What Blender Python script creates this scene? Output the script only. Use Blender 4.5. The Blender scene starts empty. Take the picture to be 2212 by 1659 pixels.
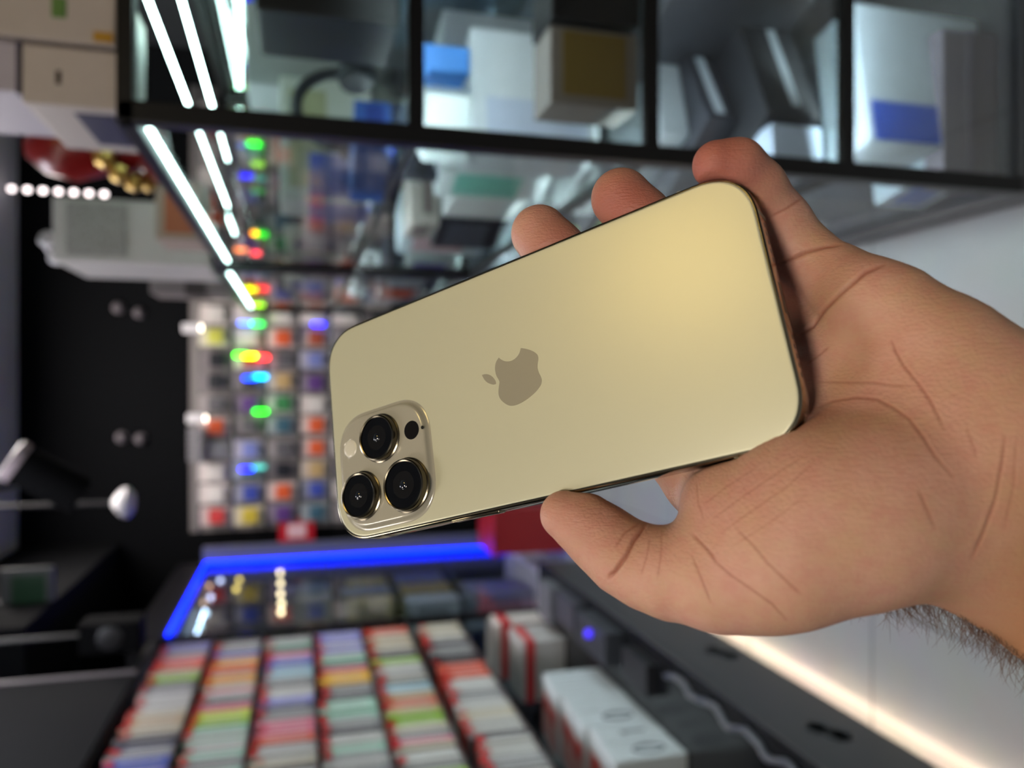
import bpy, bmesh, math, random
import numpy as np
from mathutils import Vector, Matrix

# ------------------------------------------------------------------ camera, world, exposure
scene = bpy.context.scene
COL = scene.collection
FPX = 1690.0                        # focal length in pixels of the 2212 x 1659 frame
TH = math.radians(15.1)             # the phone camera looks down by this angle
CAMZ = 1.5
FWD = Vector((0, math.cos(TH), -math.sin(TH)))
DWN = Vector((0, -math.sin(TH), -math.cos(TH)))      # picture right = down in the shop
RGT = Vector((1, 0, 0))                              # picture up = to the right in the shop
cam_data = bpy.data.cameras.new('camera')
cam_data.sensor_fit = 'HORIZONTAL'
cam_data.sensor_width = 36.0
cam_data.lens = FPX / 2212 * 36.0
cam_data.clip_start = 0.01
cam_data.dof.use_dof = True
cam_data.dof.focus_distance = 0.243
cam_data.dof.aperture_fstop = cam_data.lens / 3.5
cam = bpy.data.objects.new('camera', cam_data)
COL.objects.link(cam)
CM = Matrix.Identity(4)
for i, v in enumerate((DWN, RGT, -FWD)):
    for k in range(3):
        CM[k][i] = v[k]
CM[2][3] = CAMZ
cam.matrix_world = CM
scene.camera = cam
scene.view_settings.view_transform = 'Standard'
scene.view_settings.look = 'None'
scene.view_settings.exposure = 0.0
scene.view_settings.gamma = 1.0
scene.view_settings.use_curve_mapping = False
scene.cycles.max_bounces = 10
scene.cycles.transparent_max_bounces = 40
scene.cycles.sample_clamp_indirect = 4.0
scene.cycles.caustics_reflective = False
scene.cycles.caustics_refractive = False
world = bpy.data.worlds.new('shop_world')
scene.world = world
world.use_nodes = True
wb = world.node_tree.nodes['Background']
wb.inputs[0].default_value = (0.90, 0.93, 1.0, 1)
wb.inputs[1].default_value = 0.13

# ------------------------------------------------------------------ helpers
def ray(px, py):
    return FWD + DWN * ((px - 1106) / FPX) + RGT * ((829.5 - py) / FPX)
def onX(px, py, X):
    r = ray(px, py); t = X / r.x
    return Vector((X, r.y * t, CAMZ + r.z * t))
def onY(px, py, Y):
    r = ray(px, py); t = Y / r.y
    return Vector((r.x * t, Y, CAMZ + r.z * t))
def onZ(px, py, Z):
    r = ray(px, py); t = (Z - CAMZ) / r.z
    return Vector((r.x * t, r.y * t, Z))

def srgb(r, g, b):
    f = lambda c: (c / 255) / 12.92 if c / 255 <= 0.04045 else ((c / 255 + 0.055) / 1.055) ** 2.4
    return (f(r), f(g), f(b), 1)

MATS = {}
def mat(name, rgb=(128, 128, 128), rough=0.5, metal=0.0, emit=None, es=1.0, spec=0.5, coat=0.0, alpha=1.0, trans=0.0, noise=0.06, nscale=30.0, ior=1.45):
    """plain procedural material: colour with a little noise variation"""
    if name in MATS:
        return MATS[name]
    m = bpy.data.materials.new(name); MATS[name] = m
    m.use_nodes = True
    nt = m.node_tree; b = nt.nodes['Principled BSDF']
    c = srgb(*rgb)
    if noise > 0 and emit is None:
        tc = nt.nodes.new('ShaderNodeTexCoord'); nz = nt.nodes.new('ShaderNodeTexNoise')
        nz.inputs['Scale'].default_value = nscale; nz.inputs['Detail'].default_value = 3
        nt.links.new(tc.outputs['Object'], nz.inputs['Vector'])
        mx = nt.nodes.new('ShaderNodeMix'); mx.data_type = 'RGBA'
        mx.inputs[6].default_value = tuple(min(1, v * (1 - noise)) for v in c[:3]) + (1,)
        mx.inputs[7].default_value = tuple(min(1, v * (1 + noise)) for v in c[:3]) + (1,)
        nt.links.new(nz.outputs['Fac'], mx.inputs[0]); nt.links.new(mx.outputs[2], b.inputs['Base Color'])
    else:
        b.inputs['Base Color'].default_value = c
    b.inputs['Roughness'].default_value = rough
    b.inputs['Metallic'].default_value = metal
    b.inputs['Specular IOR Level'].default_value = spec
    b.inputs['Coat Weight'].default_value = coat
    b.inputs['Transmission Weight'].default_value = trans
    b.inputs['IOR'].default_value = ior
    b.inputs['Alpha'].default_value = alpha
    if emit is not None:
        b.inputs['Emission Color'].default_value = srgb(*emit)
        b.inputs['Emission Strength'].default_value = es
    return m

def link(name, me, m=None, parent=None):
    o = bpy.data.objects.new(name, me); COL.objects.link(o)
    if m is not None and len(me.materials) == 0:
        me.materials.append(m)
    if parent is not None:
        o.parent = parent
    return o
def tag(o, label=None, cat=None, group=None, kind=None):
    if label: o['label'] = label
    if cat: o['category'] = cat
    if group: o['group'] = group
    if kind: o['kind'] = kind
    return o
def empty(name, loc=(0, 0, 0), rz=0.0, rx=0.0, ry=0.0):
    o = bpy.data.objects.new(name, None); COL.objects.link(o)
    o.location = loc; o.rotation_euler = (rx, ry, rz); o.empty_display_size = 0.02
    return o
def copy_tree(o, parent=None):
    c = o.copy(); COL.objects.link(c)
    if parent is not None:
        c.parent = parent
    for ch in list(o.children):
        copy_tree(ch, c)
    return c

class MB:
    """collects shapes into one mesh"""
    def __init__(self):
        self.v = []; self.f = []; self.mi = []; self.cur = 0
    def add(self, vs, fs):
        n = len(self.v); self.v += [tuple(p) for p in vs]
        for f in fs:
            self.f.append(tuple(i + n for i in f)); self.mi.append(self.cur)
        return self
    def box(self, x0, x1, y0, y1, z0, z1, b=0.0):
        if b <= 0:
            vs = [(x, y, z) for z in (z0, z1) for y in (y0, y1) for x in (x0, x1)]
            return self.add(vs, [(0, 2, 3, 1), (4, 5, 7, 6), (0, 1, 5, 4), (2, 6, 7, 3), (0, 4, 6, 2), (1, 3, 7, 5)])
        bm = bmesh.new(); bmesh.ops.create_cube(bm, size=1)
        for v in bm.verts:
            v.co = Vector((x0 + (v.co.x + .5) * (x1 - x0), y0 + (v.co.y + .5) * (y1 - y0), z0 + (v.co.z + .5) * (z1 - z0)))
        bmesh.ops.bevel(bm, geom=list(bm.edges), offset=b, segments=2, affect='EDGES', profile=0.6)
        return self.bm(bm)
    def bm(self, bm):
        bm.verts.index_update()
        self.add([v.co[:] for v in bm.verts], [[v.index for v in f.verts] for f in bm.faces]); bm.free(); return self
    def tube(self, pts, r, n=10, cap=True):
        pts = [Vector(p) for p in pts]; rs = r if isinstance(r, (list, tuple)) else [r] * len(pts)
        vs = []; up = None
        for i, p in enumerate(pts):
            d = (pts[min(i + 1, len(pts) - 1)] - pts[max(i - 1, 0)]).normalized()
            if up is None:
                up = Vector((0, 0, 1)) if abs(d.z) < .9 else Vector((1, 0, 0))
            s = d.cross(up).normalized(); up = s.cross(d).normalized()
            for k in range(n):
                a = 2 * math.pi * k / n
                vs.append(p + (s * math.cos(a) + up * math.sin(a)) * rs[i])
        fs = [(i * n + k, i * n + (k + 1) % n, (i + 1) * n + (k + 1) % n, (i + 1) * n + k) for i in range(len(pts) - 1) for k in range(n)]
        if cap:
            fs += [tuple(range(n))[::-1], tuple((len(pts) - 1) * n + k for k in range(n))]
        return self.add(vs, fs)
    def lathe(self, prof, c=(0, 0, 0), n=32, axis='z'):
        """prof: list of (radius, height)"""
        vs = []; c = Vector(c)
        for (r, h) in prof:
            for k in range(n):
                a = 2 * math.pi * k / n
                p = Vector((r * math.cos(a), r * math.sin(a), h))
                if axis == 'y': p = Vector((p.x, p.z, -p.y))
                if axis == 'x': p = Vector((p.z, p.y, -p.x))
                vs.append(c + p)
        m = len(prof)
        fs = [(i * n + k, i * n + (k + 1) % n, (i + 1) * n + (k + 1) % n, (i + 1) * n + k) for i in range(m - 1) for k in range(n)]
        if prof[0][0] > 1e-9: fs.append(tuple(range(n))[::-1])
        if prof[-1][0] > 1e-9: fs.append(tuple((m - 1) * n + k for k in range(n)))
        return self.add(vs, fs)
    def prism(self, poly, z0, z1):
        n = len(poly)
        vs = [(x, y, z0) for x, y in poly] + [(x, y, z1) for x, y in poly]
        fs = [tuple(range(n))[::-1], tuple(range(n, 2 * n))] + [(k, (k + 1) % n, n + (k + 1) % n, n + k) for k in range(n)]
        return self.add(vs, fs)
    def build(self, name, m, parent=None, smooth=False, M=None):
        me = bpy.data.meshes.new(name)
        vs = [M @ Vector(v) for v in self.v] if M is not None else self.v
        me.from_pydata(vs, [], self.f)
        ms = m if isinstance(m, (list, tuple)) else [m]
        for x in ms: me.materials.append(x)
        me.polygons.foreach_set('material_index', self.mi)
        bm = bmesh.new(); bm.from_mesh(me); bmesh.ops.remove_doubles(bm, verts=bm.verts, dist=1e-7)
        bmesh.ops.recalc_face_normals(bm, faces=bm.faces); bm.to_mesh(me); bm.free()
        if smooth:
            me.polygons.foreach_set('use_smooth', [True] * len(me.polygons))
            try: me.set_sharp_from_angle(angle=math.radians(38))
            except Exception: pass
        return link(name, me, None, parent)
HAND_VOX = 0.75
# ------------------------------------------------------------------ unseen ceiling lamps, placed for the light they throw
def ceiling_light(x, y, w, l, col, es, label, rz=0.0, z=3.2):
    t = empty('ceiling_light', (x, y, z), rz)
    tag(t, label, 'ceiling light', 'panel lamps of the ceiling')
    mb = MB(); mb.box(-w / 2 - .03, w / 2 + .03, -l / 2 - .03, -l / 2, -.06, 0); mb.box(-w / 2 - .03, w / 2 + .03, l / 2, l / 2 + .03, -.06, 0)
    mb.box(-w / 2 - .03, -w / 2, -l / 2, l / 2, -.06, 0); mb.box(w / 2, w / 2 + .03, -l / 2, l / 2, -.06, 0)
    mb.build('frame', mat('lamp_white_metal', (200, 200, 200), .4), t)
    m = mat('lamp_%d_%d_%d_%s' % (*col, es), col, emit=col, es=es)
    mb = MB(); mb.box(-w / 2, w / 2, -l / 2, l / 2, -.045, -.02); mb.build('diffuser', m, t)
    return t
ceiling_light(1.18, -0.50, 0.55, 0.55, (255, 222, 140), 11.0, 'warm square lamp panel in the ceiling over the display cabinets')
ceiling_light(-0.25, -1.35, 0.5, 0.5, (255, 244, 228), 56, 'pale square lamp panel in the ceiling over the near end of the aisle')
ceiling_light(-0.80, 0.25, 0.4, 0.4, (255, 246, 236), 18, 'added square fill lamp panel in the ceiling beside the near end of the rack')  # unseen fill added to brighten the palm and thumb base
ceiling_light(-1.25, 1.2, 0.3, 1.4, (255, 250, 246), 6.5, 'added narrow neutral lamp panel in the ceiling over the game rack')  # unseen lamp added to brighten the game cases
ceiling_light(-0.55, 2.5, 0.3, 1.4, (240, 243, 255), 24, 'narrow cool lamp panel in the ceiling halfway down the aisle')
ceiling_light(0.0, 4.55, 1.5, 0.3, (255, 246, 240), 34, 'added long lamp panel in the ceiling before the wall of hanging packs')  # unseen lamp added to brighten the hanging packs

# ------------------------------------------------------------------ room shell
def floor_mat():
    m = bpy.data.materials.new('floor_tiles'); m.use_nodes = True; nt = m.node_tree; b = nt.nodes['Principled BSDF']; L = nt.links
    tc = nt.nodes.new('ShaderNodeTexCoord'); br = nt.nodes.new('ShaderNodeTexBrick')
    br.offset = 0; br.inputs['Scale'].default_value = 1; br.inputs['Brick Width'].default_value = .6; br.inputs['Row Height'].default_value = .6
    br.inputs['Mortar Size'].default_value = .004; br.inputs['Color1'].default_value = srgb(142, 146, 150); br.inputs['Color2'].default_value = srgb(136, 140, 144); br.inputs['Mortar'].default_value = srgb(96, 98, 100)
    L.new(tc.outputs['Object'], br.inputs['Vector'])
    nz = nt.nodes.new('ShaderNodeTexNoise'); nz.inputs['Scale'].default_value = 6; L.new(tc.outputs['Object'], nz.inputs['Vector'])
    mx = nt.nodes.new('ShaderNodeMix'); mx.data_type = 'RGBA'; mx.blend_type = 'MULTIPLY'; mx.inputs[0].default_value = .18
    L.new(br.outputs['Color'], mx.inputs[6]); L.new(nz.outputs['Color'], mx.inputs[7]); L.new(mx.outputs[2], b.inputs['Base Color'])
    b.inputs['Roughness'].default_value = .32
    return m
def struct(name, mb, m):
    o = mb.build(name, m); o['kind'] = 'structure'; return o
mb = MB(); mb.box(-2.2, 2.6, -2.6, 5.7, -.1, 0); struct('floor', mb, floor_mat())
mb = MB(); mb.box(-2.2, 2.6, -2.6, 5.7, 3.2, 3.3); struct('ceiling', mb, mat('ceiling_grey_paint', (196, 196, 204), .9, nscale=2))
black = mat('black_wall_paint', (8, 9, 11), .95, spec=.15, nscale=3)
mb = MB(); mb.box(-2.2, 2.6, 5.5, 5.6, 0, 3.2); struct('wall_far', mb, black)
mb = MB(); mb.box(-2.2, -1.75, -2.6, 5.5, 0, 3.2); struct('wall_left', mb, black)
mb = MB(); mb.box(2.2, 2.6, -2.6, 5.5, 0, 3.2); struct('wall_right', mb, mat('dark_grey_wall', (60, 62, 66), .7, nscale=3))
mb = MB(); mb.box(-1.75, -1.02, 3.7, 5.5, 2.62, 3.2); struct('trim_1', mb, black)       # black bulkhead over the glass cabinet
# ------------------------------------------------------------------ shop furniture
rnd = random.Random(11)
_U = ['', 'first', 'second', 'third', 'fourth', 'fifth', 'sixth', 'seventh', 'eighth', 'ninth', 'tenth', 'eleventh', 'twelfth', 'thirteenth', 'fourteenth', 'fifteenth', 'sixteenth', 'seventeenth', 'eighteenth', 'nineteenth']
def nth(n):
    if n < 20: return _U[n]
    t = {2: 'twent', 3: 'thirt', 4: 'fort', 5: 'fift'}[n // 10]
    return t + 'ieth' if n % 10 == 0 else t + 'y-' + _U[n % 10]
frame_black = mat('black_powder_coat', (9, 9, 10), .38)
def glass_mat(name, tint, refl=1.0):
    m = bpy.data.materials.new(name); m.use_nodes = True; nt = m.node_tree; L = nt.links
    nt.nodes.remove(nt.nodes['Principled BSDF'])
    out = nt.nodes['Material Output']
    tr = nt.nodes.new('ShaderNodeBsdfTransparent'); tr.inputs[0].default_value = tint
    gl = nt.nodes.new('ShaderNodeBsdfGlossy'); gl.inputs['Roughness'].default_value = .02
    fr = nt.nodes.new('ShaderNodeFresnel'); fr.inputs[0].default_value = 1.5
    mu = nt.nodes.new('ShaderNodeMath'); mu.operation = 'MULTIPLY'; mu.inputs[1].default_value = refl
    mx = nt.nodes.new('ShaderNodeMixShader')
    L.new(fr.outputs[0], mu.inputs[0]); L.new(mu.outputs[0], mx.inputs[0]); L.new(tr.outputs[0], mx.inputs[1]); L.new(gl.outputs[0], mx.inputs[2]); L.new(mx.outputs[0], out.inputs[0])
    return m
glass = glass_mat('cabinet_glass', (.972, .988, .985, 1), .4)
glass_top = glass_mat('cabinet_top_glass', (.97, .985, .98, 1), .0)
shelf_glass = glass_mat('shelf_glass', (.93, .97, .965, 1), .4)
led_white = mat('white_led', (225, 250, 245), emit=(205, 242, 236), es=26)
led_fill = mat('added_shelf_led', (225, 250, 245), emit=(226, 240, 244), es=170)
led_blue = mat('blue_led', (10, 40, 255), emit=(0, 30, 250), es=11)
led_warm = mat('warm_led', (255, 214, 180), emit=(255, 222, 190), es=32)

def strip(parent, a, b, r=.006, m=None, name='light_strip'):
    mb = MB(); mb.tube([a, b], r, 8); return mb.build(name, m or led_white, parent, True)

SH = [0.117, 0.515, 0.917, 1.33]
def cabinet(x0, x1, y0, y1, label, top=1.76, strips=()):
    t = empty('display_cabinet', (x0, y0, 0))
    tag(t, label, 'display cabinet', 'glass display cabinets with black frames')
    w, l = x1 - x0, y1 - y0; s = .032
    for (px, py) in ((0, 0), (w - s, 0), (0, l - s), (w - s, l - s)):
        mb = MB(); mb.box(px, px + s, py, py + s, .1, top, .003); mb.build('post', frame_black, t)
    mb = MB(); mb.box(0, w, 0, l, 0, .1, .003); mb.build('base', mat('cabinet_base_grey', (52, 54, 60), .3), t)
    mb = MB()
    for z0, z1 in ((top - .022, top),):
        mb.box(0, w, 0, s, z0, z1); mb.box(0, w, l - s, l, z0, z1); mb.box(0, s, s, l - s, z0, z1); mb.box(w - s, w, s, l - s, z0, z1)
    mb.build('top_frame', frame_black, t)
    mb = MB(); mb.box(s, w - s, s, l - s, top - .012, top - .004); mb.build('top_glass', glass_top, t)
    for z in SH[1:]:
        mb = MB(); mb.box(.02, w - .02, .02, l - .02, z - .008, z); mb.build('glass_shelf', shelf_glass, t)
        mb = MB()                                                   # black shelf carrier, widened to hide the added strips
        mb.box(.004, w - .004, .004, .02, z - .022, z + .004); mb.box(.02, w - .02, .02, .038, z - .012, z - .0085); mb.box(.004, .036, .02, l - .02, z - .012, z - .0085)
        mb.build('shelf_rail', frame_black, t)
    mb = MB(); mb.box(.012, .018, s, l - s, .1, top - .022); mb.build('glass_panel', glass, t)
    mb = MB(); mb.box(s, w - s, .012, .018, .1, top - .022); mb.build('glass_panel', glass, t)
    mb = MB(); mb.box(w - .018, w - .012, s, l - s, .1, top - .022); mb.build('glass_panel', glass, t)
    for z in SH[1:]:                                                # added strips, hidden under the rails to brighten the shelves
        strip(t, (.026, .05, z - .018), (.026, l - .05, z - .018), .0022, led_fill)
        strip(t, (.05, .03, z - .020), (w - .05, .03, z - .020), .0022, led_fill)
    for (a, b, r) in strips:
        strip(t, Vector(a) - Vector((x0, y0, 0)), Vector(b) - Vector((x0, y0, 0)), r)
    return t
cabinet(.385, .99, 1.25, 2.80, 'tall glass display cabinet beside the little finger, full of boxed hardware', strips=(
    ((.41, 1.34, 1.735), (.41, 2.76, 1.735), .0045), ((.612, 1.30, 1.735), (.59, 2.76, 1.735), .0035), ((.79, 1.5, 1.735), (.745, 2.76, 1.735), .0035)))
cabinet(.385, .99, 2.84, 4.45, 'second glass display cabinet, reaching to the wall of hanging packs', top=1.78, strips=(
    ((.41, 2.88, 1.755), (.41, 4.36, 1.755), .006), ((.61, 2.9, 1.755), (.60, 3.3, 1.755), .005)))
cabinet(1.04, 1.66, 1.75, 3.24, 'glass display cabinet standing behind the first one, seen through it', strips=(
    ((1.06, 3.2, 1.73), (1.62, 3.2, 1.73), .010), ((1.12, 1.8, 1.73), (1.12, 3.1, 1.73), .003), ((1.07, 1.79, 1.73), (1.62, 1.79, 1.73), .006)))

# ------------------------------------------------------------------ boxed goods
def fit(p0, p1):
    return p0, p1
def product_box(c, size, body, label, cat='box', rz=0, rx=0, ry=0, face=None, side=None, stripe=None, group=None, name='product_box', rough=.5, emit=0):
    """c = centre of the base; faces: near (-y) panel and aisle side (-x) panel as printed parts"""
    w, l, h = size
    t = empty(name, c, rz, rx, ry)
    tag(t, label, cat, group)
    m = mat('card_%d_%d_%d' % body, body, rough)
    mb = MB(); mb.box(-w / 2, w / 2, -l / 2, l / 2, 0, h, min(w, l, h) * .03); mb.build('carton', m, t)
    if face:
        (fx0, fx1, fz0, fz1), col = face
        mb = MB(); mb.box(-w / 2 + w * fx0, -w / 2 + w * fx1, -l / 2 - .0015, -l / 2 + .001, h * fz0, h * fz1); mb.build('front_label', mat('print_%d_%d_%d' % col, col, .45), t)
    if side:
        (fy0, fy1, fz0, fz1), col = side
        mb = MB(); mb.box(-w / 2 - .0015, -w / 2 + .001, -l / 2 + l * fy0, -l / 2 + l * fy1, h * fz0, h * fz1); mb.build('side_label', mat('print_%d_%d_%d' % col, col, .45), t)
    if stripe:
        (fz0, fz1), col = stripe
        mb = MB(); mb.box(-w / 2 - .002, w / 2 + .002, -l / 2 - .002, l / 2 + .002, h * fz0, h * fz1); mb.build('printed_band', mat('print_%d_%d_%d' % col, col, .45), t)
    return t

W_, G_, K_, B_ = (205, 210, 212), (128, 132, 136), (22, 23, 26), (52, 92, 170)
TOP1 = 1.762
# on top of the first cabinet
o = product_box((.4475, 1.385, TOP1), (.085, .23, .125), (180, 170, 166), 'white carton with dark blue picture on top of the cabinet', side=((.12, .80, .10, .52), (34, 36, 72)))
mb = MB(); mb.box(-.012, .008, -.1165, -.113, .075, .082, .001); mb.build('hand_hole', mat('hole_shadow_card', (60, 52, 48), .8), o)
o = product_box((.558, 1.375, TOP1), (.125, .23, .20), (178, 168, 164), 'white carton with green print and yellow sticker on the cabinet top', face=((.03, .15, .02, .15), (170, 128, 36)))
mb = MB(); mb.box(-.03, .0, -.1165, -.113, .065, .085, .002); mb.build('green_print', mat('print_green', (86, 122, 62), .5), o)
product_box((.457, 1.385, TOP1 + .127), (.072, .22, .10), (168, 162, 176), 'lilac white carton lying on the carton with the blue picture', stripe=((.0, .07), (50, 46, 66)))
t = empty('ornament', (.462, 1.72, TOP1)); tag(t, 'red and gold ornament standing behind the cartons', 'ornament')
mb = MB(); mb.lathe([(0, 0), (.05, 0), (.055, .02), (.03, .05), (.04, .10), (.062, .17), (.05, .22), (.02, .255), (0, .26)], (0, 0, 0), 20); mb.build('body', mat('red_lacquer', (120, 22, 22), .3), t, True)
for k in range(9):
    a = 2.6 + k * .55; mb = MB(); mb.lathe([(0, -.02), (.014, -.014), (.02, 0), (.014, .014), (0, .02)], (.056 * math.cos(a), .056 * math.sin(a), .04 + .022 * k), 14); mb.build('gold_bead', mat('gold_paint', (206, 168, 88), .3, .6), t, True)
# white computer case with mesh
t = empty('computer_case', (.50, 3.02, 1.782)); tag(t, 'white computer case with grey mesh upper half on the cabinet top', 'computer case')
mb = MB(); mb.box(-.105, .105, -.21, .21, .012, .49, .008); mb.build('shell', mat('white_case_paint', (176, 171, 167), .4), t)
mesh_m = bpy.data.materials.new('case_mesh'); mesh_m.use_nodes = True
nt = mesh_m.node_tree; b = nt.nodes['Principled BSDF']; vo = nt.nodes.new('ShaderNodeTexVoronoi'); vo.inputs['Scale'].default_value = 160; cr_ = nt.nodes.new('ShaderNodeValToRGB')
cr_.color_ramp.elements[0].color = srgb(80, 78, 76); cr_.color_ramp.elements[1].color = srgb(150, 146, 142); cr_.color_ramp.elements[0].position = .2; cr_.color_ramp.elements[1].position = .5
tc = nt.nodes.new('ShaderNodeTexCoord'); nt.links.new(tc.outputs['Object'], vo.inputs['Vector']); nt.links.new(vo.outputs['Distance'], cr_.inputs[0]); nt.links.new(cr_.outputs[0], b.inputs['Base Color'])
mb = MB(); mb.box(-.085, .085, -.215, -.208, .27, .45, .004); mb.build('mesh_panel', mesh_m, t)
for sx in (-.07, .07):
    for sy in (-.15, .15):
        mb = MB(); mb.lathe([(.014, 0), (.016, .006), (.014, .013)], (sx, sy, 0), 12); mb.build('foot', frame_black, t)
t = empty('headset', (.50, 2.95, 1.782 + .49), .4); tag(t, 'white headset lying on the white computer case', 'headset')
mb = MB(); mb.tube([(-.05, .055 * math.cos(a), .018 + .03 * math.sin(a)) for a in [math.pi * i / 14 for i in range(15)]], .007, 8); mb.build('headband', mat('white_plastic', (205, 202, 204), .35), t, True)
for s_ in (-1, 1):
    mb = MB(); mb.lathe([(.0, -.012), (.024, -.012), (.03, 0), (.024, .012), (0, .012)], (-.05, .055 * s_, .03), 18, 'y'); mb.build('ear_cup', mat('white_plastic', (205, 202, 204), .35), t, True)
product_box((.50, 3.86, 1.782), (.2, .24, .36), (112, 104, 102), 'grey printer carton on the second cabinet, dark band around it', stripe=((.35, .6), (50, 44, 44)))
product_box((.475, 2.40, TOP1), (.16, .2, .12), (150, 132, 120), 'small tan box on the cabinet top between the ornament and the computer case', face=((.1, .8, .2, .8), (150, 84, 56)))

# inside the first cabinet, seen through its near pane
s1, s2, s3, s4 = SH[3], SH[2], SH[1], SH[0] - .015
product_box((.76, 1.50, s1), (.24, .2, .245), K_, 'black box on the upper shelf against the near pane')
t = empty('headset', (.60, 1.75, s1), .3); tag(t, 'dark grey headset standing on the upper shelf', 'headset')
mb = MB(); mb.tube([(.095 * math.cos(a), 0, .075 + .105 * math.sin(a)) for a in [math.pi * i / 16 for i in range(17)]], .013, 10); mb.build('headband', mat('dark_grey_plastic', (46, 50, 56), .4), t, True)
for s in (-1, 1):
    mb = MB(); mb.lathe([(0, -.02), (.038, -.02), (.046, 0), (.038, .022), (0, .022)], (.09 * s, 0, .05), 20, 'x'); mb.build('ear_cup', mat('dark_grey_plastic', (46, 50, 56), .4), t, True)
product_box((.47, 1.62, s1), (.10, .2, .07), B_, 'blue box lying on the upper shelf by the post', rz=.35, face=((.2, .9, .2, .7), (36, 62, 140)))
product_box((.60, 2.08, s1), (.3, .2, .22), (196, 202, 196), 'cream white box behind the dark headset', face=((.1, .9, .5, .9), (170, 172, 140)))
product_box((.49, 2.02, s1), (.09, .16, .15), (92, 104, 176), 'violet blue box leaning on the cream box', rz=.4)
product_box((.83, 2.1, s1), (.2, .2, .3), (150, 154, 156), 'pale grey box on the upper shelf beside the cream box')
product_box((.575, 1.56, s2), (.24, .14, .26), (192, 204, 210), 'tall white parcel on the second shelf behind the mustard labelled box', rz=.15, face=((.05, .4, .1, .9), (176, 190, 210)))
product_box((.665, 1.78, s2), (.30, .2, .28), (150, 158, 164), 'silver grey carton on the second shelf', rz=.2, side=((.1, .9, .3, .8), (120, 60, 70)))
product_box((.52, 1.55, s2 + .262), (.13, .1, .09), (206, 222, 224), 'small bright white box upon the white parcel', rz=-.5)
product_box((.635, 1.55, s2 + .263), (.05, .09, .10), (72, 138, 216), 'sky blue box lying beside the small bright white box', ry=0)
product_box((.557, 1.345, s2), (.135, .10, .165), (112, 108, 104), 'white box with mustard yellow label on the second shelf', face=((.12, .95, .14, .86), (104, 88, 38)))
product_box((.72, 1.345, s2), (.17, .12, .165), (16, 15, 17), 'black box beside the mustard labelled box')
product_box((.62, 2.08, s2), (.28, .22, .2), (206, 214, 214), 'white box at the back of the second shelf', rz=.1, face=((.1, .5, .2, .8), (98, 76, 160)))
product_box((.585, 1.55, s3), (.32, .36, .12), (34, 36, 42), 'dark graphics card carton lying on the third shelf', rz=.45, face=((.08, .92, .35, .5), (150, 160, 170)), side=((.1, .9, .3, .6), (120, 130, 142)))
product_box((.60, 1.62, s3 + .122), (.32, .28, .07), (46, 48, 56), 'flat dark carton with pale line upon the graphics card carton', rz=.55, face=((.05, .95, .4, .7), (172, 184, 196)))
product_box((.62, 1.66, s3 + .194), (.28, .26, .06), (140, 148, 154), 'silver carton topmost in the stack of the third shelf', rz=.3)
product_box((.455, 1.40, s3), (.08, .16, .11), (178, 196, 220), 'pale blue box in the corner of the third shelf', rz=.1)
product_box((.80, 1.50, s3), (.18, .3, .30), (40, 42, 48), 'tall dark carton at the back of the third shelf', rz=.3, face=((.1, .9, .6, .75), (150, 156, 164)))
product_box((.50, 1.43, s4), (.145, .2, .13), (190, 214, 230), 'white carton with blue picture on the bottom level', rz=.22, face=((.0, .55, .45, .98), (46, 92, 205)), side=((.1, .9, .2, .8), (60, 100, 205)))
product_box((.62, 1.40, s4), (.30, .13, .31), (196, 214, 226), 'large white carton on the bottom level behind the pane', rz=.15, face=((.02, .3, .35, .95), (44, 88, 200)))
product_box((.565, 1.335, s4), (.32, .05, .135), (118, 114, 126), 'ribbed lilac grey case on the bottom level', stripe=((.4, .55), (100, 96, 110)))
product_box((.60, 1.75, s4), (.32, .3, .3), (70, 74, 82), 'slate grey carton at the back of the bottom level')

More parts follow.
